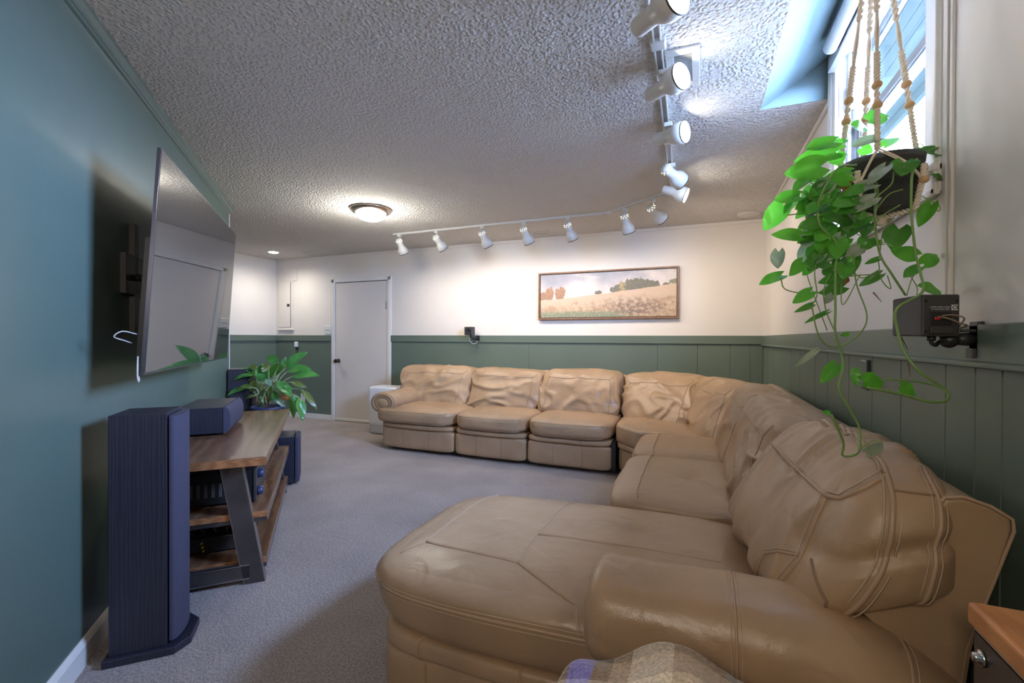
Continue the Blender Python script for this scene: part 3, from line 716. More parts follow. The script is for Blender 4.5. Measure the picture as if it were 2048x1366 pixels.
# ================================================================== LEFT SIDE: television, speakers, stand
def sbox(b, s0, s1, o0, o1, z0, z1, m, r=0): return b.box((s0, o0, z0), (s1, o1, z1), m, r, tf=SO)
tv = thing('television', 'large flat television tilted out from the green wall', 'television', so(2.9, .02, 1.1))
zt, zb, ot, ob, s0, s1 = 1.955, 1.078, .250, .195, 2.13, 3.715
def tvp(s, z, off): # off = distance behind the screen
    k = (z-zb)/(zt-zb); return so(s, ob+(ot-ob)*k-off, z)
b = MB()
def slab(b, s0, s1, z0, z1, o0, o1, m):
    vs = [tvp(s, z, o) for o in (o0, o1) for z in (z0, z1) for s in (s0, s1)]
    b.add(vs, [(0, 1, 3, 2), (4, 6, 7, 5), (0, 4, 5, 1), (2, 3, 7, 6), (0, 2, 6, 4), (1, 5, 7, 3)], m, False)
slab(b, s0, s1, zb, zt, .0, .012, 'bezel'); b.build('bezel', tv)
b = MB(); slab(b, s0+.006, s1-.006, zb+.010, zt-.006, -.0015, .004, 'screen'); b.build('screen', tv)
b = MB(); slab(b, s0+.06, s1-.06, zb+.05, zt-.05, .012, .03, 'plastic_black'); slab(b, s0+.12, s1-.12, zb+.06, zb+.55, .03, .065, 'plastic_black'); b.build('rear_housing', tv)
b = MB()
for sx in (2.6, 3.2): b.prism([(0, 1.25), (0, 1.75), (.02, 1.75), (.02, 1.25)], 'plastic_black', lambda o, z, s: so(s, o, z), sx, sx+.05); b.tube([so(sx+.02, .01, 1.5), so(sx+.02, .14, 1.5)], .015, 'steel')
sbox(b, 2.5, 3.35, 0, .02, 1.42, 1.6, 'plastic_black'); b.build('wall_bracket', tv)
b = MB()
b.tube(spline([so(2.14, .17, 1.235), so(2.10, .14, 1.245), so(2.085, .12, 1.225), so(2.12, .14, 1.21), so(2.16, .15, 1.20)], 6), .0024, 'cable_white', 6)
b.tube(spline([so(2.135, .175, 1.15), so(2.12, .178, 1.10), so(2.115, .18, 1.07), so(2.12, .182, 1.052)], 6), .003, 'cable_white', 6)
b.tube(spline([so(2.15, .175, 1.12), so(2.14, .175, 1.08), so(2.135, .178, 1.055)], 6), .004, 'cable_white', 6); b.build('cable', tv)
def tower(s0, s1, o0, label):
    t = thing('floor_speaker', label, 'speaker', so((s0+s1)/2, o0+.1, 0))
    b = MB(); sbox(b, s0, s1, o0, o0+.180, .03, .930, 'black_ash', .002); b.build('cabinet', t)
    b = MB(); gx = o0+.186; w_ = (s1-s0)/2; c_ = (s0+s1)/2
    poly = [(-w_+.003, 0), (w_-.003, 0)] + [(w_*math.cos(a)*.985, .012+.030*math.sin(a)) for a in [math.radians(q) for q in range(0, 181, 15)]]
    poly = [(s0+.003, gx)] + [(c_-(w_-.003)*math.cos(math.radians(q)), gx+.008+.028*math.sin(math.radians(q))) for q in range(0, 181, 12)] + [(s1-.003, gx)]
    b.prism(poly, 'grille', lambda s, o, z: so(s, o, z), .045, .918, 0); b.build('grille', t)
    b = MB(); poly = [(s0-.020, o0-.015), (s0-.020, o0+.205), (s0+.035, o0+.250), (s1-.035, o0+.250), (s1+.020, o0+.205), (s1+.020, o0-.015)]
    b.prism(poly, 'black_ash', lambda s, o, z: so(s, o, z), 0.0, .030, .004); b.build('plinth', t)
    return t
tower(2.112, 2.312, .092, 'tall black floor speaker nearest, with curved grille, left of the wooden stand')
tower(4.80, 5.00, .016, 'black floor speaker at the far end of green wall, mostly behind the leafy plant')
# media stand
ms = thing('media_stand', 'brown wooden media stand with slanted dark steel legs and two shelves', 'media stand', so(3.3, .3, 0))
b = MB(); sbox(b, 2.50, 4.10, .03, .570, .597, .640, 'wood_top', .003); sbox(b, 2.4975, 2.4998, .032, .568, .599, .637, 'wood_edge'); b.build('tabletop', ms)
def shelf(name, s0, s1, o0, o1, z):
    b = MB(); sbox(b, s0, s1, o0, o1, z-.030, z, 'wood_top', .002); sbox(b, s0-.0025, s0-.0002, o0+.002, o1-.002, z-.029, z-.001, 'wood_edge'); b.build('shelf', ms)
    b = MB(); sbox(b, s0+.004, s1-.004, o0, o1-.002, z-.052, z-.031, 'steel'); sbox(b, s0+.004, s1-.004, o1-.002, o1+.001, z-.050, z-.031, 'steel_bright'); b.build('shelf_rail', ms)
shelf('shelf', 2.572, 4.06, .09, .567, .350)
shelf('shelf', 2.60, 4.05, .06, .560, .105)
for s_ in (2.555, 3.95):
    for sg in (1, -1):
        b = MB(); o_b = .512 if sg > 0 else .085; o_t = .410 if sg > 0 else .185; hw = .045
        for (q0, q1, m_, da, db) in ((-hw, hw, 'steel', 0, .008), (hw, hw+.003, 'steel_bright', 0, .05), (-hw-.003, -hw, 'steel_bright', 0, .05)):
            b.prism([(o_b+q0, 0), (o_b+q1, 0), (o_t+q1, .597), (o_t+q0, .597)], m_, lambda o, z, s: so(s, o, z), s_+da, s_+db)
        b.build('leg', ms)
    b = MB(); sbox(b, s_, s_+.008, .08, .49, .028, .098, 'steel'); sbox(b, s_-.006, s_+.03, .08, .49, .094, .098, 'steel_bright'); sbox(b, s_-.006, s_+.03, .08, .49, .026, .030, 'steel_bright'); b.build('crossbar', ms)
# centre speaker on the stand
cs_ = thing('center_speaker', 'low wide black speaker lying on the wooden stand', 'speaker', so(3.4, .2, .64))
b = MB(); sbox(b, 3.13, 3.61, .045, .272, .654, .806, 'black_ash', .002); b.build('cabinet', cs_)
b = MB(); poly = [(3.133, .280)] + [(3.37-.237*math.cos(math.radians(q)), .288+.026*math.sin(math.radians(q))) for q in range(0, 181, 12)] + [(3.607, .280)]
zc = .73; b.prism([(.276, .652)] + [(.284+.030*math.sin(math.radians(q)), .73-.079*math.cos(math.radians(q))) for q in range(0, 181, 15)] + [(.276, .808)], 'grille', lambda o, z, s: so(s, o, z), 3.133, 3.607, 0); b.build('grille', cs_)
for s_ in (3.17, 3.57):
    for o_ in (.07, .25):
        b = MB(); b.lathe([(.012, 0), (.014, .014)], 'plastic_black', so(s_, o_, .6405), (0, 0, 1), 12); b.build('foot', cs_)
# receiver on the middle shelf, amplifier on the lower shelf
rcv = thing('av_receiver', 'black audio receiver with round knobs on the middle shelf', 'receiver', so(3.0, .3, .35))
b = MB(); sbox(b, 2.72, 3.15, .12, .485, .362, .520, 'plastic_black', .003); b.build('housing', rcv)
b = MB(); sbox(b, 2.715, 3.155, .485, .500, .358, .525, 'plastic_dark', .003); fpn = b.build('front_panel', rcv)
for z_, s_ in ((.485, 2.79), (.40, 2.76)):
    b = MB(); b.lathe([(.022, 0), (.024, .004), (.022, .022), (.018, .026)], 'pot_blue', so(s_, .501, z_), so(0, 1)-so(0, 0), 20); b.build('knob', fpn)
b = MB()
for k in range(8): sbox(b, 2.7165, 2.7195, .17+k*.032, .17+k*.032+.014, .40, .47, 'dark_void')
for k in range(4):
    b.lathe([(.011, 0), (.011, .003)], 'cable_black', so(2.7195, .14+k*.03, .385), so(-1, 0)-so(0, 0), 12)
b.build('vent_slots', rcv)
for z_ in (.3505,):
    for s_ in (2.76, 3.10):
        for o_ in (.15, .45):
            b = MB(); b.lathe([(.014, 0), (.016, .012)], 'plastic_black', so(s_, o_, z_), (0, 0, 1), 10); b.build('foot', rcv)
amp = thing('amplifier', 'flat black amplifier box on the bottom shelf of stand', 'amplifier', so(3.0, .3, .1))
b = MB(); sbox(b, 2.74, 3.20, .10, .465, .112, .188, 'plastic_black', .003); b.build('housing', amp)
b = MB()
for i in range(2):
    for j in range(2): b.ball(so(2.739, .415+i*.018, .135+j*.02), .0035, 'bolt')
b.build('screws', amp)
b = MB()
for k, z_ in enumerate((.13, .15, .17)): b.tube([so(2.745, .262-.004*k, z_), so(2.715, .262-.004*k, z_)], .006, 'gold', 8)
b.build('terminals', amp)
b = MB()
for k in range(6):
    o_ = .15+.05*k
    b.tube(spline([so(2.80, o_, .194), so(2.78+.03*k, o_+.02, .24), so(2.72, o_-.03, .285-.01*k), so(2.70+.02*k, o_+.04, .25), so(2.76, o_+.06, .205)], 6), .0035, 'cable_black' if k % 2 else 'plastic_dark', 6)
tag(b.build('speaker_wires'), 'tangle of dark cables above the amplifier under middle shelf', 'cables')
# subwoofer
sw = thing('subwoofer', 'black cube subwoofer on carpet at the far end of wooden stand', 'speaker', so(4.3, .4, 0))
b = MB(); sbox(b, 4.14, 4.45, .28, .600, .012, .398, 'black_ash', .004); b.build('cabinet', sw)
b = MB(); b.prism([(4.146, .606), (4.146, .628), (4.18, .640), (4.41, .640), (4.444, .628), (4.444, .606)], 'grille', lambda s, o, z: so(s, o, z), .02, .392, .004); b.build('grille', sw)
for s_ in (4.17, 4.42):
    for o_ in (.31, .57):
        b = MB(); b.lathe([(.014, 0), (.014, .014)], 'plastic_black', so(s_, o_, 0), (0, 0, 1), 10); b.build('foot', sw)
# ================================================================== LEAVES
def leaf(b, base, tip, width, m, nrm=None, curl=.15, fold=.25, heart=True, nl=8, nw=4, droop=0, tipc=None):
    base = Vector(base); tip = Vector(tip); ax = tip-base; L = ax.length; ax.normalize()
    if nrm is None: nrm = Vector((random.uniform(-.5, .5), -1, random.uniform(.1, .8)))
    nrm = Vector(nrm); nrm = (nrm-ax*nrm.dot(ax)).normalized(); side = ax.cross(nrm).normalized()
    vs = []; fs = []
    for i in range(nl+1):
        t = i/nl
        if heart: wd = (math.sin(math.pi*min(1, t**.62))**.75 if t > 0 else .0); wd = max(wd, .42*(1-t)**3) if t < .3 else wd; back = -.10*L*math.sin(math.pi*min(1, max(0, (1-t*4))))
        else: wd = math.sin(math.pi*t**.85)**.85 if 0 < t < 1 else 0; back = 0
        for j in range(-nw, nw+1):
            u = j/nw
            lob = -.13*L*abs(u)*(1-t)**4 if heart else 0
            p = base + ax*(t*L+lob*2.0*(1 if heart else 0)) + side*(u*width*.5*wd) + nrm*(-curl*L*(t*t) + fold*width*.5*abs(u)*wd + .04*width*math.sin(t*9+u*2)) + W(0, 0, droop*L*math.sin(math.pi*t))
            vs.append(p)
    k = 2*nw+1
    for i in range(nl):
        for j in range(2*nw): fs.append((i*k+j, i*k+j+1, (i+1)*k+j+1, (i+1)*k+j))
    b.add(vs, fs, m)
# ---- floor plant
fp = thing('potted_houseplant', 'broad leaved green houseplant in a navy pot behind the wooden stand', 'plant', so(4.63, .36, 0))
pc = so(4.63, .36, 0)
b = MB(); b.lathe([(.085, 0), (.09, .01), (.135, .575), (.145, .58), (.145, .60), (.132, .60), (.128, .57)], 'pot_blue', pc, (0, 0, 1), 32, cap=True); b.build('pot', fp)
b = MB(); b.lathe([(.001, .570), (.126, .572)], 'soil', pc, (0, 0, 1), 24, cap=False); b.build('soil', fp)
def q4(x, y, d=0): return at(440+x/7.59, 680+y/7.59, 4.10+d)
LL = [((990, 440), (1320, 175), 130, 'leaf_lily', .1), ((1020, 480), (1355, 410), 130, 'leaf_lily', .35), ((1095, 555), (1500, 530), 135, 'leaf_lily', .1), ((1060, 640), (1325, 735), 70, 'leaf_lily_olive', .3),
      ((1000, 380), (665, 590), 140, 'leaf_lily', .25), ((890, 350), (695, 258), 120, 'leaf_lily', .1), ((650, 640), (640, 358), 170, 'leaf_lily', .05), ((560, 545), (350, 408), 100, 'leaf_lily', .1),
      ((555, 548), (250, 670), 120, 'leaf_lily_pale', .2), ((530, 530), (145, 595), 90, 'leaf_lily', .25), ((400, 730), (80, 832), 80, 'leaf_lily', .2), ((520, 850), (350, 900), 90, 'leaf_lily_olive', .2),
      ((820, 645), (930, 815), 120, 'leaf_lily_pale', .2), ((860, 630), (1085, 840), 130, 'leaf_lily', .3), ((830, 840), (1010, 1030), 120, 'leaf_lily_pale', .15), ((905, 830), (1105, 930), 75, 'leaf_brown', .2),
      ((1100, 840), (1120, 1190), 100, 'leaf_lily', .1), ((1130, 830), (1235, 1060), 80, 'leaf_lily', .2), ((1195, 880), (1265, 1225), 120, 'leaf_lily', .1), ((1220, 745), (1480, 1050), 80, 'leaf_lily_olive', .35),
      ((1265, 930), (1312, 1100), 40, 'leaf_lily_pale', .1), ((690, 600), (775, 690), 80, 'leaf_lily_pale', .2), ((560, 980), (655, 1040), 90, 'leaf_lily_pale', .2), ((740, 470), (640, 380), 130, 'leaf_lily_olive', .1),
      ((480, 720), (300, 700), 60, 'leaf_lily_olive', .2), ((580, 640), (430, 790), 140, 'leaf_lily_olive', .2), ((850, 700), (700, 860), 140, 'leaf_lily', .2), ((960, 440), (870, 560), 120, 'leaf_lily', .1),
      ((990, 270), (950, 420), 70, 'leaf_lily', .0), ((700, 760), (560, 880), 100, 'leaf_lily_olive', .2), ((980, 700), (1075, 830), 110, 'leaf_lily', .2), ((560, 420), (440, 400), 80, 'leaf_lily_olive', .1), ((900, 760), (780, 920), 90, 'leaf_lily', .2)]
bl = MB(); bs = MB()
random.seed(3)
for i, (bs_, tp, wd, m_, cu) in enumerate(LL):
    dd = random.uniform(-.10, .10)
    B = q4(*bs_, dd); T = q4(*tp, dd+random.uniform(-.06, .06))
    leaf(bl, B, T, wd/7.59/FPX*4.1*1.15, m_, (.77+random.uniform(-.35, .35), -.64+random.uniform(-.35, .35), random.uniform(.1, .9)), curl=cu*.5, fold=.18, heart=False, nl=12, nw=3, droop=.06)
    root = q4(660+random.uniform(-70, 110), 965, random.uniform(-.03, .05))
    mid = (root+B)/2+W(0, 0, .05)
    bs.tube(spline([root, mid, B, B.lerp(T, .3)], 6), [.0055]*6+[.0045]*6+[.003]*7, 'stem_pale', 6)
for r_ in ((700, 960, 720, 870), (740, 960, 760, 860), (560, 950, 540, 860)): bs.tube([q4(r_[0], r_[1]+20), q4(r_[2], r_[3])], .009, 'stem_brown', 8)
bl.build('foliage', fp); bs.build('stems', fp)
# ---- hanging pothos: macrame hanger, pot, vines
def q7(x, y, d=1.2): return at(1480+x/1.951, 220+y/1.951, d)
PC = W(.473, 1.568, 0); PZ0, PZ1 = 1.578, 1.722
hp = thing('hanging_plant', 'trailing green vine plant in a dark grey pot hanging by the window', 'hanging plant', (PC.x, PC.y, PZ0))
b = MB(); b.lathe([(.070, PZ0), (.076, PZ0+.004), (.090, PZ1-.02), (.095, PZ1-.018), (.097, PZ1), (.091, PZ1), (.087, PZ1-.03)], 'pot_dark', PC, (0, 0, 1), 40); b.build('pot', hp)
b = MB(); b.lathe([(.001, PZ1-.022), (.086, PZ1-.026)], 'soil', PC, (0, 0, 1), 24, cap=False); b.build('soil', hp)
mh = thing('macrame_hanger', 'cream knotted macrame hanger with wooden beads holding the dark pot', 'plant hanger', (PC.x, PC.y, 2.5))
HK = W(.468, 1.600, 2.53)
def twist(b, p0, p1, r, turns, flat_=False, n=40):
    p0 = Vector(p0); p1 = Vector(p1); ax = (p1-p0); L = ax.length; ax.normalize(); u = ax.orthogonal().normalized(); v = ax.cross(u)
    for ph in (0, math.pi):
        pts = []
        for i in range(n+1):
            t = i/n; a = ph+t*turns*2*math.pi; pts.append(p0+ax*L*t+(u*math.cos(a)+v*math.sin(a))*r)
        b.tube(pts, r*.95, 'rope', 6)
    b.tube([p0, p1], r*.8, 'rope', 6)
def strands(b, p0, p1, k, r, spread):
    p0 = Vector(p0); p1 = Vector(p1); ax = (p1-p0).normalized(); u = ax.orthogonal().normalized(); v = ax.cross(u)
    for i in range(k):
        a = 2*math.pi*i/k; off = (u*math.cos(a)+v*math.sin(a))*spread
        b.tube([p0+off*.3, p0.lerp(p1, .5)+off, p1+off*.3], r, 'rope', 6)
AZ = [math.radians(q) for q in (200, 250, 22, 95)]  # left, front, right, rear
cen2 = []
for ci, (az, beads) in enumerate(zip(AZ, ((.783, .858), (.772, .845), (.726, .80), (.736, .80)))):
    rim = PC + W(math.cos(az)*.106, math.sin(az)*.106, PZ1+.005)
    b = MB()
    P = lambda t: HK.lerp(rim, t)
    b0, b1_ = beads
    strands(b, HK, P(.40), 4, .0024, .004)
    twist(b, P(.38), P(.50), .0042, 2.5); strands(b, P(.50), P(b0-.12), 4, .0025, .004); twist(b, P(b0-.12), P(b0), .0044, 5)
    twist(b, P(b0), P(b1_), .0040, 1.5); twist(b, P(b1_), P(1.0), .0042, 8)
    b.build('cord', mh)
    for t in beads:
        bb = MB(); bb.ball(P(t), .0125, 'bead', (1, 1, .95)); bb.build('bead', mh)
    cen2.append(rim)
b = MB(); mids = []
for i in range(4):
    a0 = AZ[i]; a1 = AZ[(i+1) % 4] if (i+1) < 4 else AZ[0]+2*math.pi
    if a1 < a0: a1 += 2*math.pi
    if i == 0 and False: pass
order = sorted(AZ)
for i in range(4):
    a0 = order[i]; a1 = order[(i+1) % 4] + (2*math.pi if i == 3 else 0); am = (a0+a1)/2
    rimpt = lambda a, z, r: PC + W(math.cos(a)*r, math.sin(a)*r, z)
    mid = rimpt(am, PZ0+.065, .096); mids.append(mid)
    for a in (a0, a1):
        pts = [rimpt(a+(am-a)*t, PZ1+.005-(PZ1-PZ0-.06)*t, 0.106-.010*t) for t in [q/6 for q in range(7)]]
        for dz in (-.003, .003): b.tube([p+W(0, 0, dz) for p in pts], .0024, 'rope', 6)
    bot = rimpt(am, PZ0-.004, .050)
    twist(b, rimpt(am, PZ0+.105, .101), mid, .0042, 3, n=24); twist(b, mid, rimpt(am, PZ0-.006, .082), .0042, 4, n=24); twist(b, rimpt(am, PZ0-.006, .082), PC+W(0, 0, PZ0-.012), .004, 4, n=24)
b.ball(PC+W(0, 0, PZ0-.018), .016, 'rope'); b.build('basket_net', mh)
for m_ in mids:
    bb = MB(); bb.ball(m_+(m_-PC-W(0, 0, m_.z)).normalized()*.004, .0115, 'bead', (1, 1, .85)); bb.build('bead', mh)
bb = MB(); bb.tube([HK+W(0, 0, .06), HK+W(0, 0, .015)], .003, 'bolt', 6); bb.tube([HK+W(math.cos(a)*.011, 0, math.sin(a)*.011+.004) for a in [math.radians(q) for q in range(0, 361, 30)]], .0022, 'bolt', 6); bb.build('ceiling_hook', mh)
# vines
VD = {0: .97, 3: 1.055, 12: 1.055}
V = [([(690, 190), (672, 250), (668, 330), (670, 420), (685, 560), (705, 640), (710, 712), (612, 775), (615, 860), (642, 945), (700, 1020), (765, 1065), (812, 1105), (800, 1136), (735, 1138), (640, 1112), (500, 1083)], 1.12, .0030),
     ([(812, 1100), (770, 1078), (690, 1060), (565, 1050)], .99, .002),
     ([(530, 300), (527, 430), (545, 560), (592, 640), (645, 722)], 1.18, .0028),
     ([(455, 215), (380, 230), (310, 350), (312, 450), (375, 520), (372, 640), (372, 780), (372, 870), (396, 950), (402, 1012), (386, 1085), (430, 1170), (465, 1240), (466, 1318), (448, 1345), (400, 1347), (402, 1295), (357, 1188)], 1.17, .0028),
     ([(440, 560), (455, 680), (495, 800), (470, 870), (400, 918), (340, 918), (303, 870), (280, 765)], 1.15, .0018),
     ([(158, 655), (182, 702), (300, 714), (400, 655), (540, 640)], 1.2, .0016),
     ([(280, 765), (300, 720), (292, 620), (330, 520)], 1.18, .0014),
     ([(372, 870), (335, 780), (330, 690), (380, 600)], 1.16, .0016),
     ([(575, 645), (588, 698), (552, 662), (540, 590)], 1.2, .0013),
     ([(695, 240), (760, 208), (818, 210), (824, 168)], 1.25, .0013), ([(690, 300), (730, 240), (778, 268)], 1.22, .0014), ([(700, 330), (735, 350), (775, 370), (778, 395), (755, 385)], 1.22, .0012),
     ([(466, 1325), (515, 1292), (556, 1298)], 1.17, .0016), ([(600, 420), (560, 470), (545, 560)], 1.22, .0016), ([(700, 615), (670, 660), (650, 725)], 1.2, .0012), ([(660, 640), (690, 690), (690, 720)], 1.2, .0012),
     ([(520, 240), (540, 330), (525, 420)], 1.14, .0018), ([(600, 240), (590, 290), (530, 350), (530, 440)], 1.14, .0018), ([(635, 310), (580, 330), (530, 390)], 1.15, .0016), ([(625, 370), (545, 420), (520, 470)], 1.15, .0016),
     ([(385, 680), (440, 640), (480, 655), (540, 625)], 1.18, .0014), ([(365, 500), (395, 620), (400, 760), (470, 640)], 1.19, .0014), ([(260, 640), (280, 700), (340, 860)], 1.2, .0012), ([(395, 300), (340, 300), (290, 255)], 1.2, .0016),
     ([(430, 330), (300, 300), (240, 240)], 1.22, .0015), ([(420, 400), (300, 400), (185, 410)], 1.2, .0015), ([(400, 440), (300, 470), (230, 480)], 1.2, .0014), ([(450, 480), (540, 520), (650, 470)], 1.22, .0012), ([(690, 170), (700, 130), (735, 160)], 1.24, .0014)]
bs = MB()
for vi, (pts, d, r_) in enumerate(V):
    de = VD.get(vi, d); d = 1.055 if vi == 12 else d
    P3 = [q7(x, y, d+(de-d)*(i/(len(pts)-1))**1.2+.008*math.sin(i*1.7)) for i, (x, y) in enumerate(pts)]
    bs.tube(spline(P3, 7), r_, 'stem', 6)
for x, y, x2, y2 in ((628, 885, 655, 935), (655, 985, 665, 1040), (520, 712, 552, 748)): bs.tube([q7(x, y), q7(x2, y2)], [.0022, .0006], 'stem_brown', 6)
bs.build('vines', hp)
LF = [(375, 165, 218, 190, 60, 0), (365, 125, 256, 148, 62, 0), (315, 220, 182, 245, 78, 0), (262, 240, 316, 208, 50, 0), (275, 265, 205, 312, 48, 0), (225, 335, 133, 347, 52, 0), (168, 372, 92, 468, 68, 0),
      (230, 490, 137, 480, 44, 0), (278, 520, 222, 597, 46, 3), (160, 645, 77, 672, 44, 0), (275, 710, 207, 752, 40, 0), (280, 760, 220, 786, 20, 1), (337, 790, 250, 830, 18, 1), (296, 940, 215, 1000, 20, 3),
      (370, 998, 315, 1066, 42, 0), (450, 1016, 456, 1078, 30, 0), (485, 1058, 570, 1062, 58, 0), (632, 1082, 690, 1112, 46, 0), (350, 1182, 320, 1176, 16, 0), (500, 1335, 572, 1300, 36, 3), (716, 698, 795, 706, 50, 0),
      (693, 615, 640, 652, 40, 0), (718, 600, 786, 552, 48, 0), (680, 568, 592, 545, 48, 0), (620, 465, 598, 538, 74, 1), (745, 370, 696, 456, 46, 0), (776, 262, 905, 274, 34, 1), (715, 165, 832, 160, 46, 1),
      (716, 160, 800, 130, 22, 1), (562, 142, 626, 88, 40, 0), (505, 40, 582, 22, 62, 1), (450, 66, 510, 62, 46, 0), (530, 112, 430, 140, 44, 3), (640, 205, 636, 252, 76, 1), (566, 222, 500, 285, 46, 2),
      (520, 290, 430, 312, 50, 3), (520, 345, 430, 392, 48, 3), (470, 440, 378, 500, 66, 1), (545, 642, 465, 686, 30, 1), (392, 655, 308, 672, 38, 1), (402, 690, 318, 712, 44, 1), (360, 722, 330, 756, 28, 3),
      (425, 872, 395, 880, 16, 0), (452, 575, 430, 645, 34, 1), (540, 580, 488, 600, 18, 1), (500, 448, 482, 490, 42, 1), (430, 238, 345, 246, 36, 0), (400, 262, 320, 268, 40, 0), (345, 285, 275, 350, 60, 3), (410, 270, 415, 325, 34, 4),
      (250, 330, 282, 352, 36, 0), (335, 295, 270, 325, 46, 1), (285, 360, 218, 420, 40, 0), (300, 430, 225, 465, 46, 0), (305, 490, 225, 512, 36, 1), (330, 575, 252, 590, 36, 1), (276, 612, 245, 645, 30, 0), (310, 410, 365, 450, 44, 0),
      (420, 545, 455, 560, 28, 1), (360, 440, 300, 445, 50, 0), (370, 130, 405, 135, 30, 1), (400, 125, 420, 112, 26, 0), (375, 175, 390, 215, 46, 0), (475, 150, 515, 165, 36, 0), (350, 520, 310, 560, 50, 0), (330, 540, 300, 500, 46, 0),
      (390, 560, 340, 585, 44, 0), (420, 500, 360, 530, 46, 0), (545, 520, 480, 530, 34, 0), (350, 380, 300, 400, 46, 1), (400, 380, 350, 340, 46, 0), (390, 430, 330, 400, 46, 1), (430, 460, 400, 400, 44, 1), (300, 370, 260, 400, 40, 0),
      (450, 420, 420, 380, 40, 3), (350, 640, 320, 620, 28, 1), (400, 660, 430, 670, 24, 4), (380, 610, 340, 640, 28, 1), (345, 350, 300, 330, 44, 0), (420, 350, 380, 330, 40, 1), (370, 470, 320, 480, 44, 0), (440, 545, 380, 555, 34, 0)]
LM = ['leaf', 'leaf_deep', 'leaf_silver', 'leaf_silver', 'leaf_brown']
random.seed(5)
for q in range(46):
    cx_ = random.gauss(370, 60); cy_ = random.uniform(230, 610); an = random.uniform(-.3, 1.5); ll = random.uniform(48, 84)
    LF.append((cx_, cy_, cx_-ll*math.cos(an), cy_+ll*math.sin(an), random.uniform(34, 56), random.choice((0, 0, 0, 1, 1, 3))))
bl = MB(); random.seed(11)
for x0, y0, x1, y1, wd, k in LF:
    d = 1.20+random.uniform(-.05, .05)
    if 430 < x0 < 660 and 200 < y0 < 400: d = 1.12
    if x0 > 700 and y0 < 300: d = 1.22
    if y0 > 1150: d = 1.05
    dd = random.uniform(-.02, .02)
    leaf(bl, q7(x0, y0, d), q7(x1, y1, d+dd), wd/1.951/FPX*d*1.24, LM[k], (-.3+random.uniform(-.4, .4), -1, random.uniform(-.15, .55)), curl=random.uniform(.05, .22), fold=random.uniform(.1, .35), nl=10, nw=4)
bl.build('foliage', hp)
# orange stuck leaf bits
# ================================================================== WALL THINGS
# painting
pa = thing('framed_painting', 'wide framed landscape painting of a golden field under clouds', 'painting', (-.97, YB, 1.45))
px0, px1, pz0, pz1 = -1.768, -.182, 1.447, 2.006
b = MB()
for lo, hi in (((px0, pz0), (px1, pz0+.018)), ((px0, pz1-.018), (px1, pz1)), ((px0, pz0+.018), (px0+.018, pz1-.018)), ((px1-.018, pz0+.018), (px1, pz1-.018))):
    b.box((lo[0], YB-.048, lo[1]), (hi[0], YB-.002, hi[1]), 'frame_wood', .002)
b.build('frame', pa)
b = MB(); b.box((px0+.018, YB-.030, pz0+.018), (px1-.018, YB-.002, pz1-.018), 'frame_dark'); b.build('liner', pa)
cx0, cx1, cz0, cz1 = px0+.026, px1-.026, pz0+.026, pz1-.026
NX, NZ = 420, 150
me = bpy.data.meshes.new('canvas'); vs = []; cols = []
def fbm(x, y, o=4, s=0):
    return noise.fractal(Vector((x, y, s)), 1.0, 2.0, o)
def mixc(a, b_, t): t = max(0, min(1, t)); return tuple(a[i]*(1-t)+b_[i]*t for i in range(3))
def srgb(r, g_, b_): return tuple((c/255)**2.2 for c in (r, g_, b_))
def hill(u): return .405+.30*max(0, u)**1.25*.95
TREES = [(.01, .06, .045, .20, 'o'), (.072, .06, .040, .30, 'o'), (.158, .055, .046, .28, 'o'), (.455, .0, .028, .085, 'd'), (.565, .0, .03, .12, 'd'), (.60, .0, .035, .16, 'd'), (.635, .0, .036, .21, 'y'), (.69, .0, .045, .25, 'd'), (.74, .0, .05, .25, 'd'), (.80, .0, .05, .18, 'd'), (.85, .0, .04, .13, 'd'), (.93, 0, .03, .05, 'd'), (.985, .0, .04, .11, 'g')]
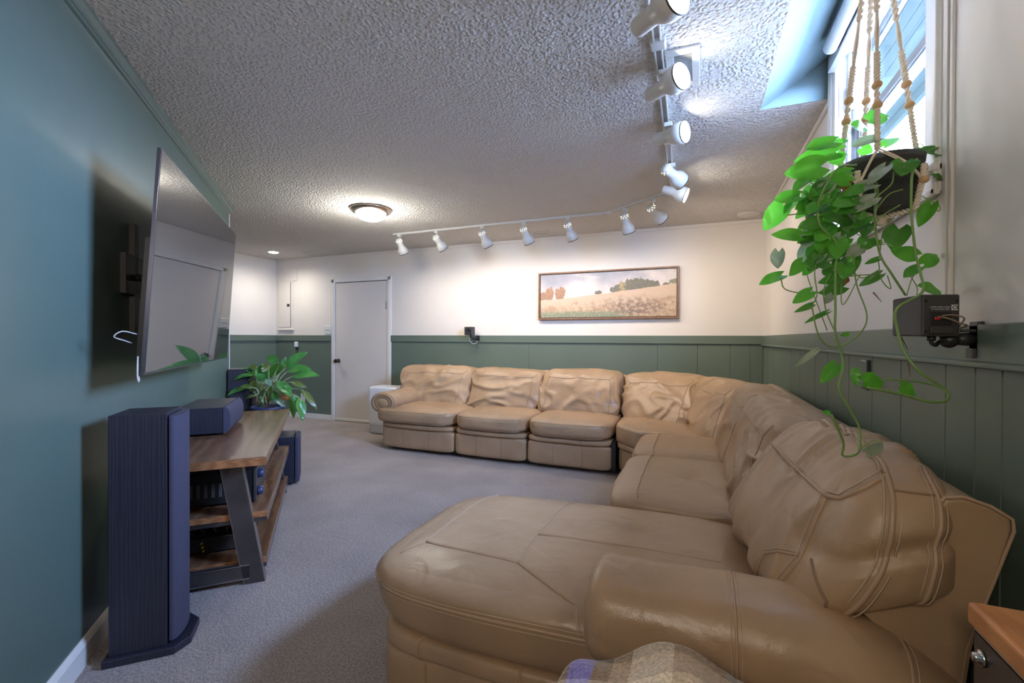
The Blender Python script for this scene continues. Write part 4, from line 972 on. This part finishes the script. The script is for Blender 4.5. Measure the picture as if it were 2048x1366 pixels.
def paint(u, v):
    h = hill(u)+.012*fbm(u*9, 0, 3)
    if v > h:
        k = (v-h)/(1-h)
        c = mixc(srgb(232, 222, 216), srgb(176, 182, 196), k*1.0)
        n1 = fbm(u*4.5, v*3.2*.5+2, 6, 3); n2 = fbm(u*9+3, v*4, 5, 8)
        c = mixc(c, srgb(244, 234, 226), (n1*1.6+.25+.5*n2)); c = mixc(c, srgb(158, 166, 182), (-n1*1.3-.05)*(.3+k))
        for tx, ty, tw, th, kd in TREES:
            hb = hill(tx)
            e = ((u-tx)/tw)**2 + ((v-hb-th*.42)/(th*.60))**2 + .55*fbm(u*60, v*22, 4, tx*40)
            if e < .85 and v > hb-.04:
                n = fbm(u*90, v*34, 3, 1)
                base = {'o': (srgb(180, 128, 78), srgb(128, 88, 66)), 'd': (srgb(96, 104, 78), srgb(66, 74, 62)), 'y': (srgb(190, 162, 100), srgb(120, 116, 74)), 'g': (srgb(132, 140, 100), srgb(100, 112, 84))}[kd]
                c = mixc(base[0], base[1], .5+n*1.3-(v-hb)*2+.1)
        return c
    k = v/h
    n = fbm(u*30, v*14, 5, 2); n2 = fbm(u*7, v*5, 3, 4); n3 = fbm(u*110, v*30, 3, 6)
    c = mixc(srgb(204, 172, 128), srgb(222, 196, 168), k)
    c = mixc(c, srgb(178, 128, 88), .5*n+n2*.9-(k-.55)*.2)
    c = mixc(c, srgb(232, 208, 176), n3*.55)
    if k > .78: c = mixc(c, srgb(226, 190, 160), .6)
    br = math.exp(-((u-.72)/.22)**2)*math.exp(-((v-.17)/.19)**2)
    c = mixc(c, srgb(112, 84, 66), br*(1.0+n*1.6)); 
    gg = math.exp(-((u-.27)/.34)**4)*max(0, 1-v/(.17+.04*n))*2.4
    c = mixc(c, srgb(116, 134, 96), gg); c = mixc(c, srgb(176, 128, 80), .5*math.exp(-((v-.2)/.06)**2)*(1 if u < .6 else .3)*(.6+n))
    if n3 > .42 and v < .3: c = mixc(c, srgb(240, 228, 205), .6)
    return c
for j in range(NZ+1):
    for i in range(NX+1):
        u, v = i/NX, j/NZ; vs.append((cx0+(cx1-cx0)*u, YB-.034, cz0+(cz1-cz0)*v)); c = tuple(q*.80 for q in mixc(paint(u, v), srgb(196, 180, 168), .28)); cols += [*c, 1]
fs = [(j*(NX+1)+i, j*(NX+1)+i+1, (j+1)*(NX+1)+i+1, (j+1)*(NX+1)+i) for j in range(NZ) for i in range(NX)]
me.from_pydata(vs, [], fs); ca = me.color_attributes.new('paint', 'FLOAT_COLOR', 'POINT'); ca.data.foreach_set('color', cols)
cm = mat('painted_canvas', (.5, .5, .5), .7, bump=.2, bscale=400, bdist=.001); at_n = nd(cm.node_tree, 'ShaderNodeAttribute', attribute_name='paint')
cm.node_tree.links.new(at_n.outputs['Color'], cm.node_tree.nodes['Principled BSDF'].inputs['Base Color']); me.materials.append(cm)
co = bpy.data.objects.new('canvas', me); sc.collection.objects.link(co); co.parent = pa; co.matrix_parent_inverse = pa.matrix_world.inverted()
# electrical panel
ep = thing('electrical_panel', 'white painted breaker panel door in the back corner wall', 'electrical panel', (-5.96, YB, 1.36))
b = MB(); b.box((-6.09, YB-.012, 1.36), (-5.80, YB, 2.10), 'wall_white', .004); b.box((-6.10, YB-.030, 1.335), (-5.775, YB, 1.362), 'wall_white', .006); b.box((-6.10, YB-.008, 2.10), (-5.72, YB, 2.30), 'wall_white', .003); b.build('surround', ep)
b = MB(); b.box((-6.075, YB-.020, 1.385), (-5.835, YB-.010, 2.085), 'wall_white', .002); b.box((-5.836, YB-.0185, 1.385), (-5.832, YB-.0118, 2.085), 'bronze'); epd = b.build('panel_door', ep)
b = MB(); b.box((-5.905, YB-.024, 1.705), (-5.850, YB-.019, 1.745), 'bronze', .002); b.box((-5.895, YB-.027, 1.715), (-5.875, YB-.023, 1.735), 'steel'); b.build('latch', epd)
# light switch plate and outlets
ls = thing('light_switch', 'white three gang light switch plate left of the door', 'light switch', (-5.085, YB, 1.34))
b = MB(); b.box((-5.150, YB-.012, 1.277), (-5.030, YB, 1.402), 'white_plastic', .004); lsp = b.build('plate', ls)
for k in range(3):
    b = MB(); xx = -5.126+k*.036
    b.box((xx-.006, YB-.022, 1.330), (xx+.006, YB-.012, 1.352), 'pale_plastic', .001); b.build('toggle', lsp)
    for zz in (1.30, 1.38): b = MB(); b.ball((xx, YB-.0125, zz), .0035, 'steel'); b.build('screw', lsp)
ol = thing('wall_outlet', 'white wall outlet low on the green wall behind the plant', 'outlet', (-5.58, YB, .30))
b = MB(); b.box((-5.625, YB-.013, .245), (-5.545, YB-.006, .365), 'white_plastic', .003); olp = b.build('plate', ol)
for zz in (.28, .33):
    b = MB(); b.box((-5.597, YB-.0145, zz-.012), (-5.573, YB-.0128, zz+.012), 'pale_plastic', .0005); b.build('socket', olp)
np_ = thing('plug_in_adapter', 'small white rounded adapter on green wall under the rail', 'adapter', (-5.70, YB, 1.08))
b = MB(); b.box((-5.732, YB-.045, 1.078), (-5.672, YB-.006, 1.160), 'white_plastic', .012, 3); b.build('housing', np_)
b = MB(); b.box((-5.715, YB-.020, 1.035), (-5.688, YB-.006, 1.078), 'plastic_black', .003); b.build('clip', np_)
# recessed handle bracket on the right wall
b = MB(); b.box((XR-.016, 2.118, 1.030), (XR-.005, 2.130, 1.145), 'plastic_dark', .002); b.box((XR-.016, 2.13, 1.138), (XR-.005, 2.190, 1.145), 'pale_plastic', .001); b.box((XR-.012, 2.13, 1.030), (XR-.007, 2.205, 1.036), 'plastic_dark', .001)
tag(b.build('wall_bracket'), 'small dark metal bracket on the green boards below the window', 'bracket')
# vents and ceiling cover
def vent(x0, x1, y0, y1, label, two=False):
    v = thing('ceiling_vent', label, 'vent', ((x0+x1)/2, (y0+y1)/2, H))
    b = MB(); z0 = H-.010
    mg = .032 if two else .02; ix0, ix1, iy0, iy1 = x0+mg, x1-mg, y0+mg*1.3, y1-mg*1.3
    for lo, hi in (((x0, y0), (x1, iy0)), ((x0, iy1), (x1, y1)), ((x0, iy0), (ix0, iy1)), ((ix1, iy0), (x1, iy1))): b.box((lo[0], lo[1], z0), (hi[0], hi[1], H-.001), 'lamp_white', .002)
    b.build('frame', v)
    b = MB(); b.box((ix0, iy0, H-.002), (ix1, iy1, H-.0008), 'dark_void'); b.build('backing', v)
    b = MB(); n = int((iy1-iy0)/.0085)
    for k in range(n):
        y = iy0+(k+.5)*(iy1-iy0)/n; b.prism([(y-.004, z0+.001), (y-.003, z0), (y+.004, H-.003), (y+.003, H-.002)], 'lamp_white', lambda a, z, t: W(t, a, z), ix0, ix1)
    b.build('slats', v)
vent(-.133, .003, 2.005, 2.31, 'square ceiling air vent beside the two nearest lit spotlights', True)
vent(-1.80, -1.56, 4.86, 4.98, 'thin ceiling vent strip behind the long spotlight track')
vent(-5.25, -4.95, 4.85, 4.96, 'thin ceiling vent strip above the white door')
b = MB(); b.lathe([(.100, H-.001), (.100, H-.010), (.092, H-.014), (.001, H-.014)], 'lamp_white', (.455, 4.905, 0), (0, 0, 1), 32, cap=False); b.add([(.455, 4.905, H-.0139)], [], 'lamp_white'); tag(b.build('ceiling_cover'), 'round white cover plate on ceiling in the right far corner', 'cover plate')
# ================================================================== LIGHT FIXTURES
dl = thing('dome_light', 'flush ceiling dome light with brushed metal rim, switched on', 'ceiling light', (-2.855, 3.424, H))
DC = (-2.855, 3.424, H)
b = MB(); b.lathe([(.178, 0), (.190, .004), (.192, .012), (.176, .030), (.150, .042), (.140, .040)], 'metal_brush', DC, (0, 0, -1), 40); b.build('rim', dl)
b = MB(); b.lathe([(.140, .040), (.134, .062), (.112, .086), (.078, .103), (.040, .112), (.001, .115)], 'dome', DC, (0, 0, -1), 40); b.build('glass_dome', dl)
point('dome_bulb_light', (-2.855, 3.424, H-.16), 16, (1, .97, .88), .12)
rl = thing('recessed_light', 'small round recessed ceiling light in the far left corner, on', 'ceiling light', (-5.58, 4.63, H))
b = MB(); b.lathe([(.095, .0), (.095, .004), (.062, .006), (.060, .001)], 'lamp_white', (-5.58, 4.63, H), (0, 0, -1), 32, cap=False); b.build('trim_ring', rl)
b = MB(); b.lathe([(.060, .002), (.055, .012), (.001, .014)], 'down', (-5.58, 4.63, H), (0, 0, -1), 32, cap=False); b.build('lens', rl)
spot('recessed_bulb_light', (-5.58, 4.63, H-.03), (0, 0, -1), 28, (1, .93, .84), 165, 1, .06)
# track
tr_ = thing('ceiling_track', 'long white angled ceiling track carrying all the spotlights', 'light track', (-1, 4, H))
segs = [((-3.27, 4.335), (-.78, 4.335)), ((-.78, 4.335), (-.19, 3.88)), ((-.19, 3.88), (-.135, .60))]
for a_, c_ in segs:
    b = MB(); a3 = Vector((*a_, 0)); c3 = Vector((*c_, 0)); d = (c3-a3).normalized(); n_ = Vector((-d.y, d.x, 0))
    def tf(p, q=0, a3=a3, d=d, n_=n_): return a3+d*p.x+n_*p.y+W(0, 0, p.z)
    L = (c3-a3).length
    b.box((0, -.017, H-.020), (L, -.010, H-.0005), 'lamp_white', .001, tf=tf); b.box((0, .010, H-.020), (L, .017, H-.0005), 'lamp_white', .001, tf=tf); b.box((0, -.010, H-.006), (L, .010, H-.0005), 'pale_plastic', tf=tf)
    b.build('track_rail', tr_)
for x, y in ((-.78, 4.335), (-.19, 3.88), (-.168, 2.90), (-.155, 1.93), (-3.25, 4.335)):
    b = MB(); b.box((x-.03, y-.03, H-.024), (x+.03, y+.03, H-.0005), 'lamp_white', .005); b.build('connector', tr_)
def vdir(r, u, f): return (RGT*r+UPR*u+FWD*f).normalized()
HEADS = [(-.142, 1.60, (.48, -.03, -.87), 1, 'brightest nearest track spotlight at the top edge, lit face towards room'), (-.148, 2.12, (.50, .0, -.86), 1, 'second lit track spotlight from the near end, beside the square vent'),
         (-.156, 2.64, (.66, -.10, -.74), 1, 'third lit track spotlight from the near end'), (-.166, 3.26, (.82, -.42, .38), 0, 'fourth track spotlight from near end, its dark rim turned away'),
         (-.175, 3.66, (.80, -.40, -.44), 1, 'fifth track spotlight from near end, small lit face, before the bend'), (-.36, 4.01, (.72, -.55, .35), 0, 'track spotlight on the short diagonal rail, near the bend'),
         (-.62, 4.22, (.36, -.85, .35), 0, 'track spotlight on the left end of the short diagonal rail'), (-1.19, 4.335, (.40, -.82, .4), 0, 'track spotlight above the left part of the painting'),
         (-1.655, 4.335, (.40, -.82, .4), 0, 'track spotlight just left of the painting, beside the thin vent'), (-2.13, 4.335, (.42, -.80, .4), 0, 'track spotlight above the small wall speaker'),
         (-2.70, 4.335, (.50, -.75, .4), 0, 'second track spotlight from the far left end'), (-3.20, 4.335, (.28, -.87, .4), 0, 'track spotlight at the far left end of the track')]
for i, (x, y, dv, lit, lab) in enumerate(HEADS):
    d = vdir(*dv); near = i < 5
    t = thing('track_spotlight', lab, 'spotlight', (x, y, H-.02), 'spotlights on the ceiling track')
    piv = W(x, y, H-.078)
    b = MB(); b.box((x-.022, y-.022, H-.045), (x+.022, y+.022, H-.0205), 'lamp_white', .004); b.tube([W(x, y, H-.045), piv], .008, 'lamp_white', 10)
    b.build('mount', t)
    if near: piv = W(x, y, H-.058); c0 = W(x, y, H-(.115 if i == 0 else .092))-d*.075
    else: c0 = piv - d*.035 + W(0, 0, -.030)
    b = MB(); b.lathe([(.020, -.012), (.030, -.008), (.033, 0), (.034, .075), (.036, .085), (.052, .112), (.0575, .130), (.0575, .175), (.0555, .176), (.0545, .165)], 'lamp_white', c0, d, 28, cap=False)
    b.lathe([(.001, -.014), (.020, -.012)], 'lamp_white', c0, d, 28, cap=False); b.lathe([(.0578, .170), (.0582, .176), (.0560, .1765)], 'lamp_dark', c0, d, 28, cap=False)
    hs_ = b.build('housing', t)
    if not near or i == 3:
        b = MB(); u = d.orthogonal().normalized(); v = d.cross(u)
        for rr in (0, 1):
            for k in range(8):
                a = 2*math.pi*(k+.5*rr)/8; q = c0+d*(.010+.016*rr)+(u*math.cos(a)+v*math.sin(a))*.0335; b.ball(q, .0034, 'lamp_hole', (1, 1, 1), 8, 6)
        b.build('vent_holes', hs_)
    b = MB(); b.lathe([(.0545, .165), (.040, .170), (.001, .172)], 'lamp_face', c0, d, 28, cap=False); b.build('bulb_face', hs_)
    if near: spot('track_beam_light', c0+d*.185, (d+W(0, 0, -.35)), 1.5 if i < 3 else 4, WARM, 96, .9, .05)
    else: spot('track_beam_light', c0+d*.185, d, 11.5, (1, .84, .68), 135, .9, .05)
# ================================================================== SATELLITE SPEAKERS
b3 = thing('wall_speaker', 'large dark satellite speaker on bracket at right, behind the trailing vine', 'speaker', (.50, 1.36, 1.27))
# speaker body: back face towards camera
P00 = at(1786, 600, 1.06); 
BL = W(.490, 1.349, 0); ux = W(math.cos(math.radians(15)), math.sin(math.radians(15)), 0); un = Vector((-ux.y, ux.x, 0))   # away from the viewer
Wd = .080; z0_, z1_ = 1.236, 1.325; base = W(BL.x, BL.y, 0)
def sp(a, n, z): return base+ux*a+un*n+W(0, 0, z)
b = MB()
poly = [(0, 0), (Wd, 0), (Wd+.002, .03), (Wd-.006, .088), (Wd-.012, .098), (.004, .102), (0, .098)]
n0 = len(b.v); b.prism(poly, 'plastic_dark', lambda a, n, z: sp(a, n, z), z0_, z1_, .004, 2)
for i in range(n0, len(b.v)):
    p = Vector(b.v[i]); a = (p-base).dot(ux)
    k = math.sin(math.pi*max(0, min(1, (p-base).dot(un)/.10*.5+.35)))
    b.v[i] = (p.x, p.y, p.z+(.007*k if p.z > z1_-.02 else -.004*k))
b.build('housing', b3)
b = MB(); b.box((.018, -.0012, z0_+.022), (.062, .001, z0_+.054), 'cable_black', .0005, tf=lambda v: sp(*v)); b.box((.024, -.005, z0_+.036), (.036, -.001, z0_+.042), 'red', .001, tf=lambda v: sp(*v))
b.box((.014, -.006, z0_+.003), (.062, .001, z0_+.020), 'plastic_dark', .002, tf=lambda v: sp(*v)); b.build('terminal_cup', b3)
for a, z in ((.007, .080), (.073, .080), (.007, .008)):
    b = MB(); b.lathe([(.0034, 0), (.0034, .0012)], 'cable_black', sp(a, .0002, z0_+z), -un, 12); b.build('screw_hole', b3)
def text(name, s, size, a, z, m_, parent, n_=-.0312, align='LEFT', bold=0):
    cu = bpy.data.curves.new(name, 'FONT'); cu.body = s; cu.size = size; cu.extrude = .0002; cu.align_x = align; cu.offset = bold
    o = bpy.data.objects.new(name, cu); sc.collection.objects.link(o); o.location = sp(a, n_, z)
    rot = Matrix((ux, W(0, 0, 1), -un)).transposed(); o.rotation_euler = rot.to_euler(); cu.materials.append(M[m_])
    bpy.context.view_layer.update(); dg = bpy.context.evaluated_depsgraph_get(); mm = bpy.data.meshes.new_from_object(o.evaluated_get(dg)); mo = bpy.data.objects.new(name, mm); sc.collection.objects.link(mo)
    mo.matrix_world = o.matrix_world.copy(); bpy.data.objects.remove(o); mo.parent = parent; mo.matrix_parent_inverse = parent.matrix_world.inverted(); return mo
b = MB(); b.box((.0615, -.0012, z0_+.058), (.0745, .0005, z0_+.071), 'paper_white', .0004, tf=lambda v: sp(*v)); b.build('mark_plate', b3)
text('certification_mark', 'CE', .0118, .0622, z0_+.0607, 'plastic_black', b3, -.0016, bold=.0002)
text('printed_text', 'Satellite speaker system', .0044, .0165, z0_+.0645, 'paper_white', b3, -.0004)
text('printed_text', 'for home theater audio', .0040, .0190, z0_+.0595, 'paper_white', b3, -.0004)
br = W(XR, 1.405, 0)
b = MB()
b.box((XR-.014, 1.385, 1.182), (XR-.001, 1.425, 1.268), 'plastic_black', .003)
jc = at(1888, 668, 1.25)
jb = W(XR-.05, 1.40, 1.226)
b.tube([W(XR-.012, 1.405, 1.226), W(XR-.035, 1.40, 1.226), jb], [.016, .015, .013], 'plastic_black', 12)
b.ball(jb+W(-.012, -.004, -.002), .019, 'plastic_black'); b.box((XR-.05, 1.393, 1.243), (XR-.01, 1.417, 1.250), 'plastic_dark', .002); b.box((XR-.022, 1.39, 1.182), (XR-.010, 1.42, 1.205), 'plastic_dark', .002)
sb = sp(.034, .02, z0_-.004)
b.tube(spline([sb, sb+W(0, 0, -.014), sb+ux*.010+W(0, 0, -.020), jb+W(-.03, -.005, -.006), jb+W(-.012, 0, 0)], 6), .0045, 'plastic_black', 8)
b.lathe([(.008, -.006), (.009, .006)], 'plastic_black', sb+W(0, 0, -.004), (0, 0, 1), 12); b.build('bracket', b3)
b = MB()
t0 = sp(.030, -.004, z0_+.043)
b.tube(spline([t0, sp(.045, -.014, z0_+.038), sp(.070, -.014, z0_+.027), sp(.088, -.008, z0_+.022), jb+W(.0, -.01, .022), jb+W(-.01, -.008, .005)], 6), .0018, 'cable_tan', 6)
b.tube(spline([sp(.038, -.004, z0_+.045), sp(.055, -.016, z0_+.046), sp(.078, -.014, z0_+.038), jb+W(.002, -.014, .030), jb+W(.004, -.01, .015)], 6), .0016, 'cable_tan', 6); b.build('wire', b3)
sm = thing('wall_speaker', 'small dark square speaker on a bracket on the back rail', 'speaker', (-2.64, YB, 1.26))
b = MB(); b.box((-2.708, YB-.16, 1.262), (-2.602, YB-.07, 1.368), 'plastic_dark', .006); b.build('housing', sm)
b = MB(); b.lathe([(.040, 0), (.041, .003), (.036, .004), (.030, .001), (.001, .002)], 'plastic_black', (-2.652, YB-.160, 1.312), (0, -1, 0), 24, cap=False); b.build('grille', sm)
b = MB(); b.box((-2.606, YB-.034, 1.19), (-2.560, YB-.022, 1.26), 'plastic_black', .003); b.tube([(-2.585, YB-.03, 1.225), (-2.60, YB-.07, 1.225), (-2.640, YB-.11, 1.235), (-2.65, YB-.11, 1.262)], .009, 'plastic_black', 10); b.ball((-2.592, YB-.055, 1.225), .017, 'plastic_black'); b.build('bracket', sm)
b = MB(); b.tube(spline([(-2.655, YB-.10, 1.262), (-2.66, YB-.11, 1.20), (-2.62, YB-.09, 1.155), (-2.59, YB-.05, 1.17), (-2.59, YB-.03, 1.20)], 6), .004, 'cable_white', 6); b.build('wire', sm)
# ================================================================== OTHER FURNITURE
ap = thing('air_purifier', 'white rounded air purifier standing between the door and sofa arm', 'air purifier', (-3.64, 4.6, 0))
b = MB(); cushion(b, H8(-3.90, -3.475, 4.62, 4.90, .10, .605), m='white_plastic', n=20, p=12); b.build('housing', ap)
b = MB(); cushion(b, H8(-3.885, -3.485, 4.63, 4.89, .0, .12), m='pale_plastic', n=14, p=9); b.build('base', ap)
b = MB(); b.box((-3.54, 4.66, .535), (-3.470, 4.84, .575), 'pale_plastic', .008); b.build('side_grip', ap)
b = MB(); b.box((-3.505, 4.90, .0), (-3.475, 5.10, .62), 'plastic_black', .006); tag(b.build('black_case'), 'thin black case edge between the air purifier and sofa back', 'case')
# side table at the lower right
st = thing('side_table', 'orange wooden slab table with a bolted dark steel side, lower right', 'table', (.5, .7, 0))
tz = .82; tx, ty = .390, .915
b = MB(); b.box((tx, .15, tz-.034), (XR-.02, ty, tz), 'wood_pale', .006, 3); b.build('tabletop', st)
b = MB(); b.box((tx+.004, .16, .40), (tx+.010, ty-.012, tz-.036), 'steel', .001); b.box((tx+.004, .16, tz-.040), (tx+.03, ty-.012, tz-.0345), 'steel_bright', .001)
b.lathe([(.075, 0), (.075, .002)], 'cable_black', (tx+.0035, .675, .655), (-1, 0, 0), 32); b.build('steel_side', st)
for y, z in ((ty-.035, tz-.068), (.745, tz-.075), (ty-.045, tz-.22), (.55, tz-.08)):
    b = MB(); b.lathe([(.011, 0), (.012, .002), (.0105, .004), (.007, .005), (.007, .010), (.005, .012)], 'bolt', (tx+.004, y, z), (-1, 0, 0), 16); b.build('bolt', st)
for y in (.18, ty-.05):
    for x in (tx+.02, XR-.06):
        b = MB(); b.box((x, y, 0), (x+.035, y+.035, tz-.035), 'steel', .002); b.build('leg', st)
b = MB(); b.box((tx+.012, .17, .40), (XR-.03, ty-.03, .42), 'wood_pale', .002); b.build('shelf', st)
# plaid blanket heaped in front of the arm
def plaid():
    m = mat('plaid_fleece', (.30, .22, .15), .95, spec=.05, bump=.8, bscale=220, bdist=.004); nt = m.node_tree; bs_ = nt.nodes['Principled BSDF']
    bs_.inputs['Sheen Weight'].default_value = .5
    tc = nd(nt, 'ShaderNodeTexCoord'); sx = nd(nt, 'ShaderNodeSeparateXYZ'); nt.links.new(tc.outputs['UV'], sx.inputs[0])
    cur = None
    def band(sock, stops):
        r = nd(nt, 'ShaderNodeValToRGB'); r.color_ramp.interpolation = 'CONSTANT'
        els = r.color_ramp.elements
        for i, (p, c) in enumerate(stops):
            e = els[i] if i < 2 else els.new(p)
            e.position = p; e.color = (*c, 1)
        nt.links.new(sock, r.inputs[0]); return r
    cream, tanc, brn, blu, grey = (.80, .66, .48), (.42, .29, .17), (.08, .04, .02), (.03, .10, .80), (.34, .32, .28)
    ra = band(sx.outputs[0], [(0, tanc), (.08, brn), (.16, blu), (.24, brn), (.30, tanc), (.36, cream), (.50, tanc), (.66, grey), (.76, tanc), (.82, grey), (.92, cream)])
    rb = band(sx.outputs[1], [(0, tanc), (.14, brn), (.22, blu), (.33, brn), (.42, cream), (.62, tanc), (.80, brn), (.86, cream)])
    mx = nd(nt, 'ShaderNodeMix', data_type='RGBA'); mx.inputs[0].default_value = .5
    nt.links.new(ra.outputs[0], mx.inputs[6]); nt.links.new(rb.outputs[0], mx.inputs[7])
    n = nd(nt, 'ShaderNodeTexNoise'); n.inputs['Scale'].default_value = 160; nt.links.new(tc.outputs['Object'], n.inputs[0])
    r = nd(nt, 'ShaderNodeMapRange'); r.inputs[1].default_value = .3; r.inputs[2].default_value = .7; r.inputs[3].default_value = .7; r.inputs[4].default_value = 1.3; nt.links.new(n.outputs[0], r.inputs[0])
    m2 = nd(nt, 'ShaderNodeMix', data_type='RGBA', blend_type='MULTIPLY'); m2.inputs[0].default_value = 1
    nt.links.new(mx.outputs[2], m2.inputs[6]); nt.links.new(r.outputs[0], m2.inputs[7]); nt.links.new(m2.outputs[2], bs_.inputs['Base Color'])
    return m
M['plaid'] = plaid()
me = bpy.data.meshes.new('plaid_blanket'); NB = 90; vs = []; uvs = []
bc = W(-.035, .755, 0)
for j in range(NB+1):
    for i in range(NB+1):
        u, v = i/NB, j/NB; a = (u-.5)*2; c = (v-.5)*2
        x = bc.x + a*.27; y = bc.y + c*.17
        r = (abs(a)**3+abs(c)**3)**(1/3)
        top = .585 + .070*math.exp(-((a+.02)/.48)**2) + .016*noise.noise(Vector((a*2.2, c*2.2, 3))) + .055*max(0, a)
        top += .012*math.sin(a*9+c*3)*.6
        k = max(0, (r-.72)/.28); z = top*(1-k**2) if r < 1 else 0
        z = top*max(0, 1-min(1, k)**2.2)
        sp_ = 1+.02*math.sin(math.atan2(c, a)*11)*k
        vs.append((bc.x+(x-bc.x)*sp_, bc.y+(y-bc.y)*sp_, max(.002, z))); uvs.append((u, v))
fs = [(j*(NB+1)+i, j*(NB+1)+i+1, (j+1)*(NB+1)+i+1, (j+1)*(NB+1)+i) for j in range(NB) for i in range(NB)]
me.from_pydata(vs, [], fs); ul = me.uv_layers.new(name='UVMap')
for l in me.loops: ul.data[l.index].uv = uvs[l.vertex_index]
me.polygons.foreach_set('use_smooth', [True]*len(fs)); me.materials.append(M['plaid'])
o = bpy.data.objects.new('plaid_blanket', me); sc.collection.objects.link(o); tag(o, 'fuzzy plaid blanket in tan, brown and blue, heaped before the sofa arm', 'blanket')
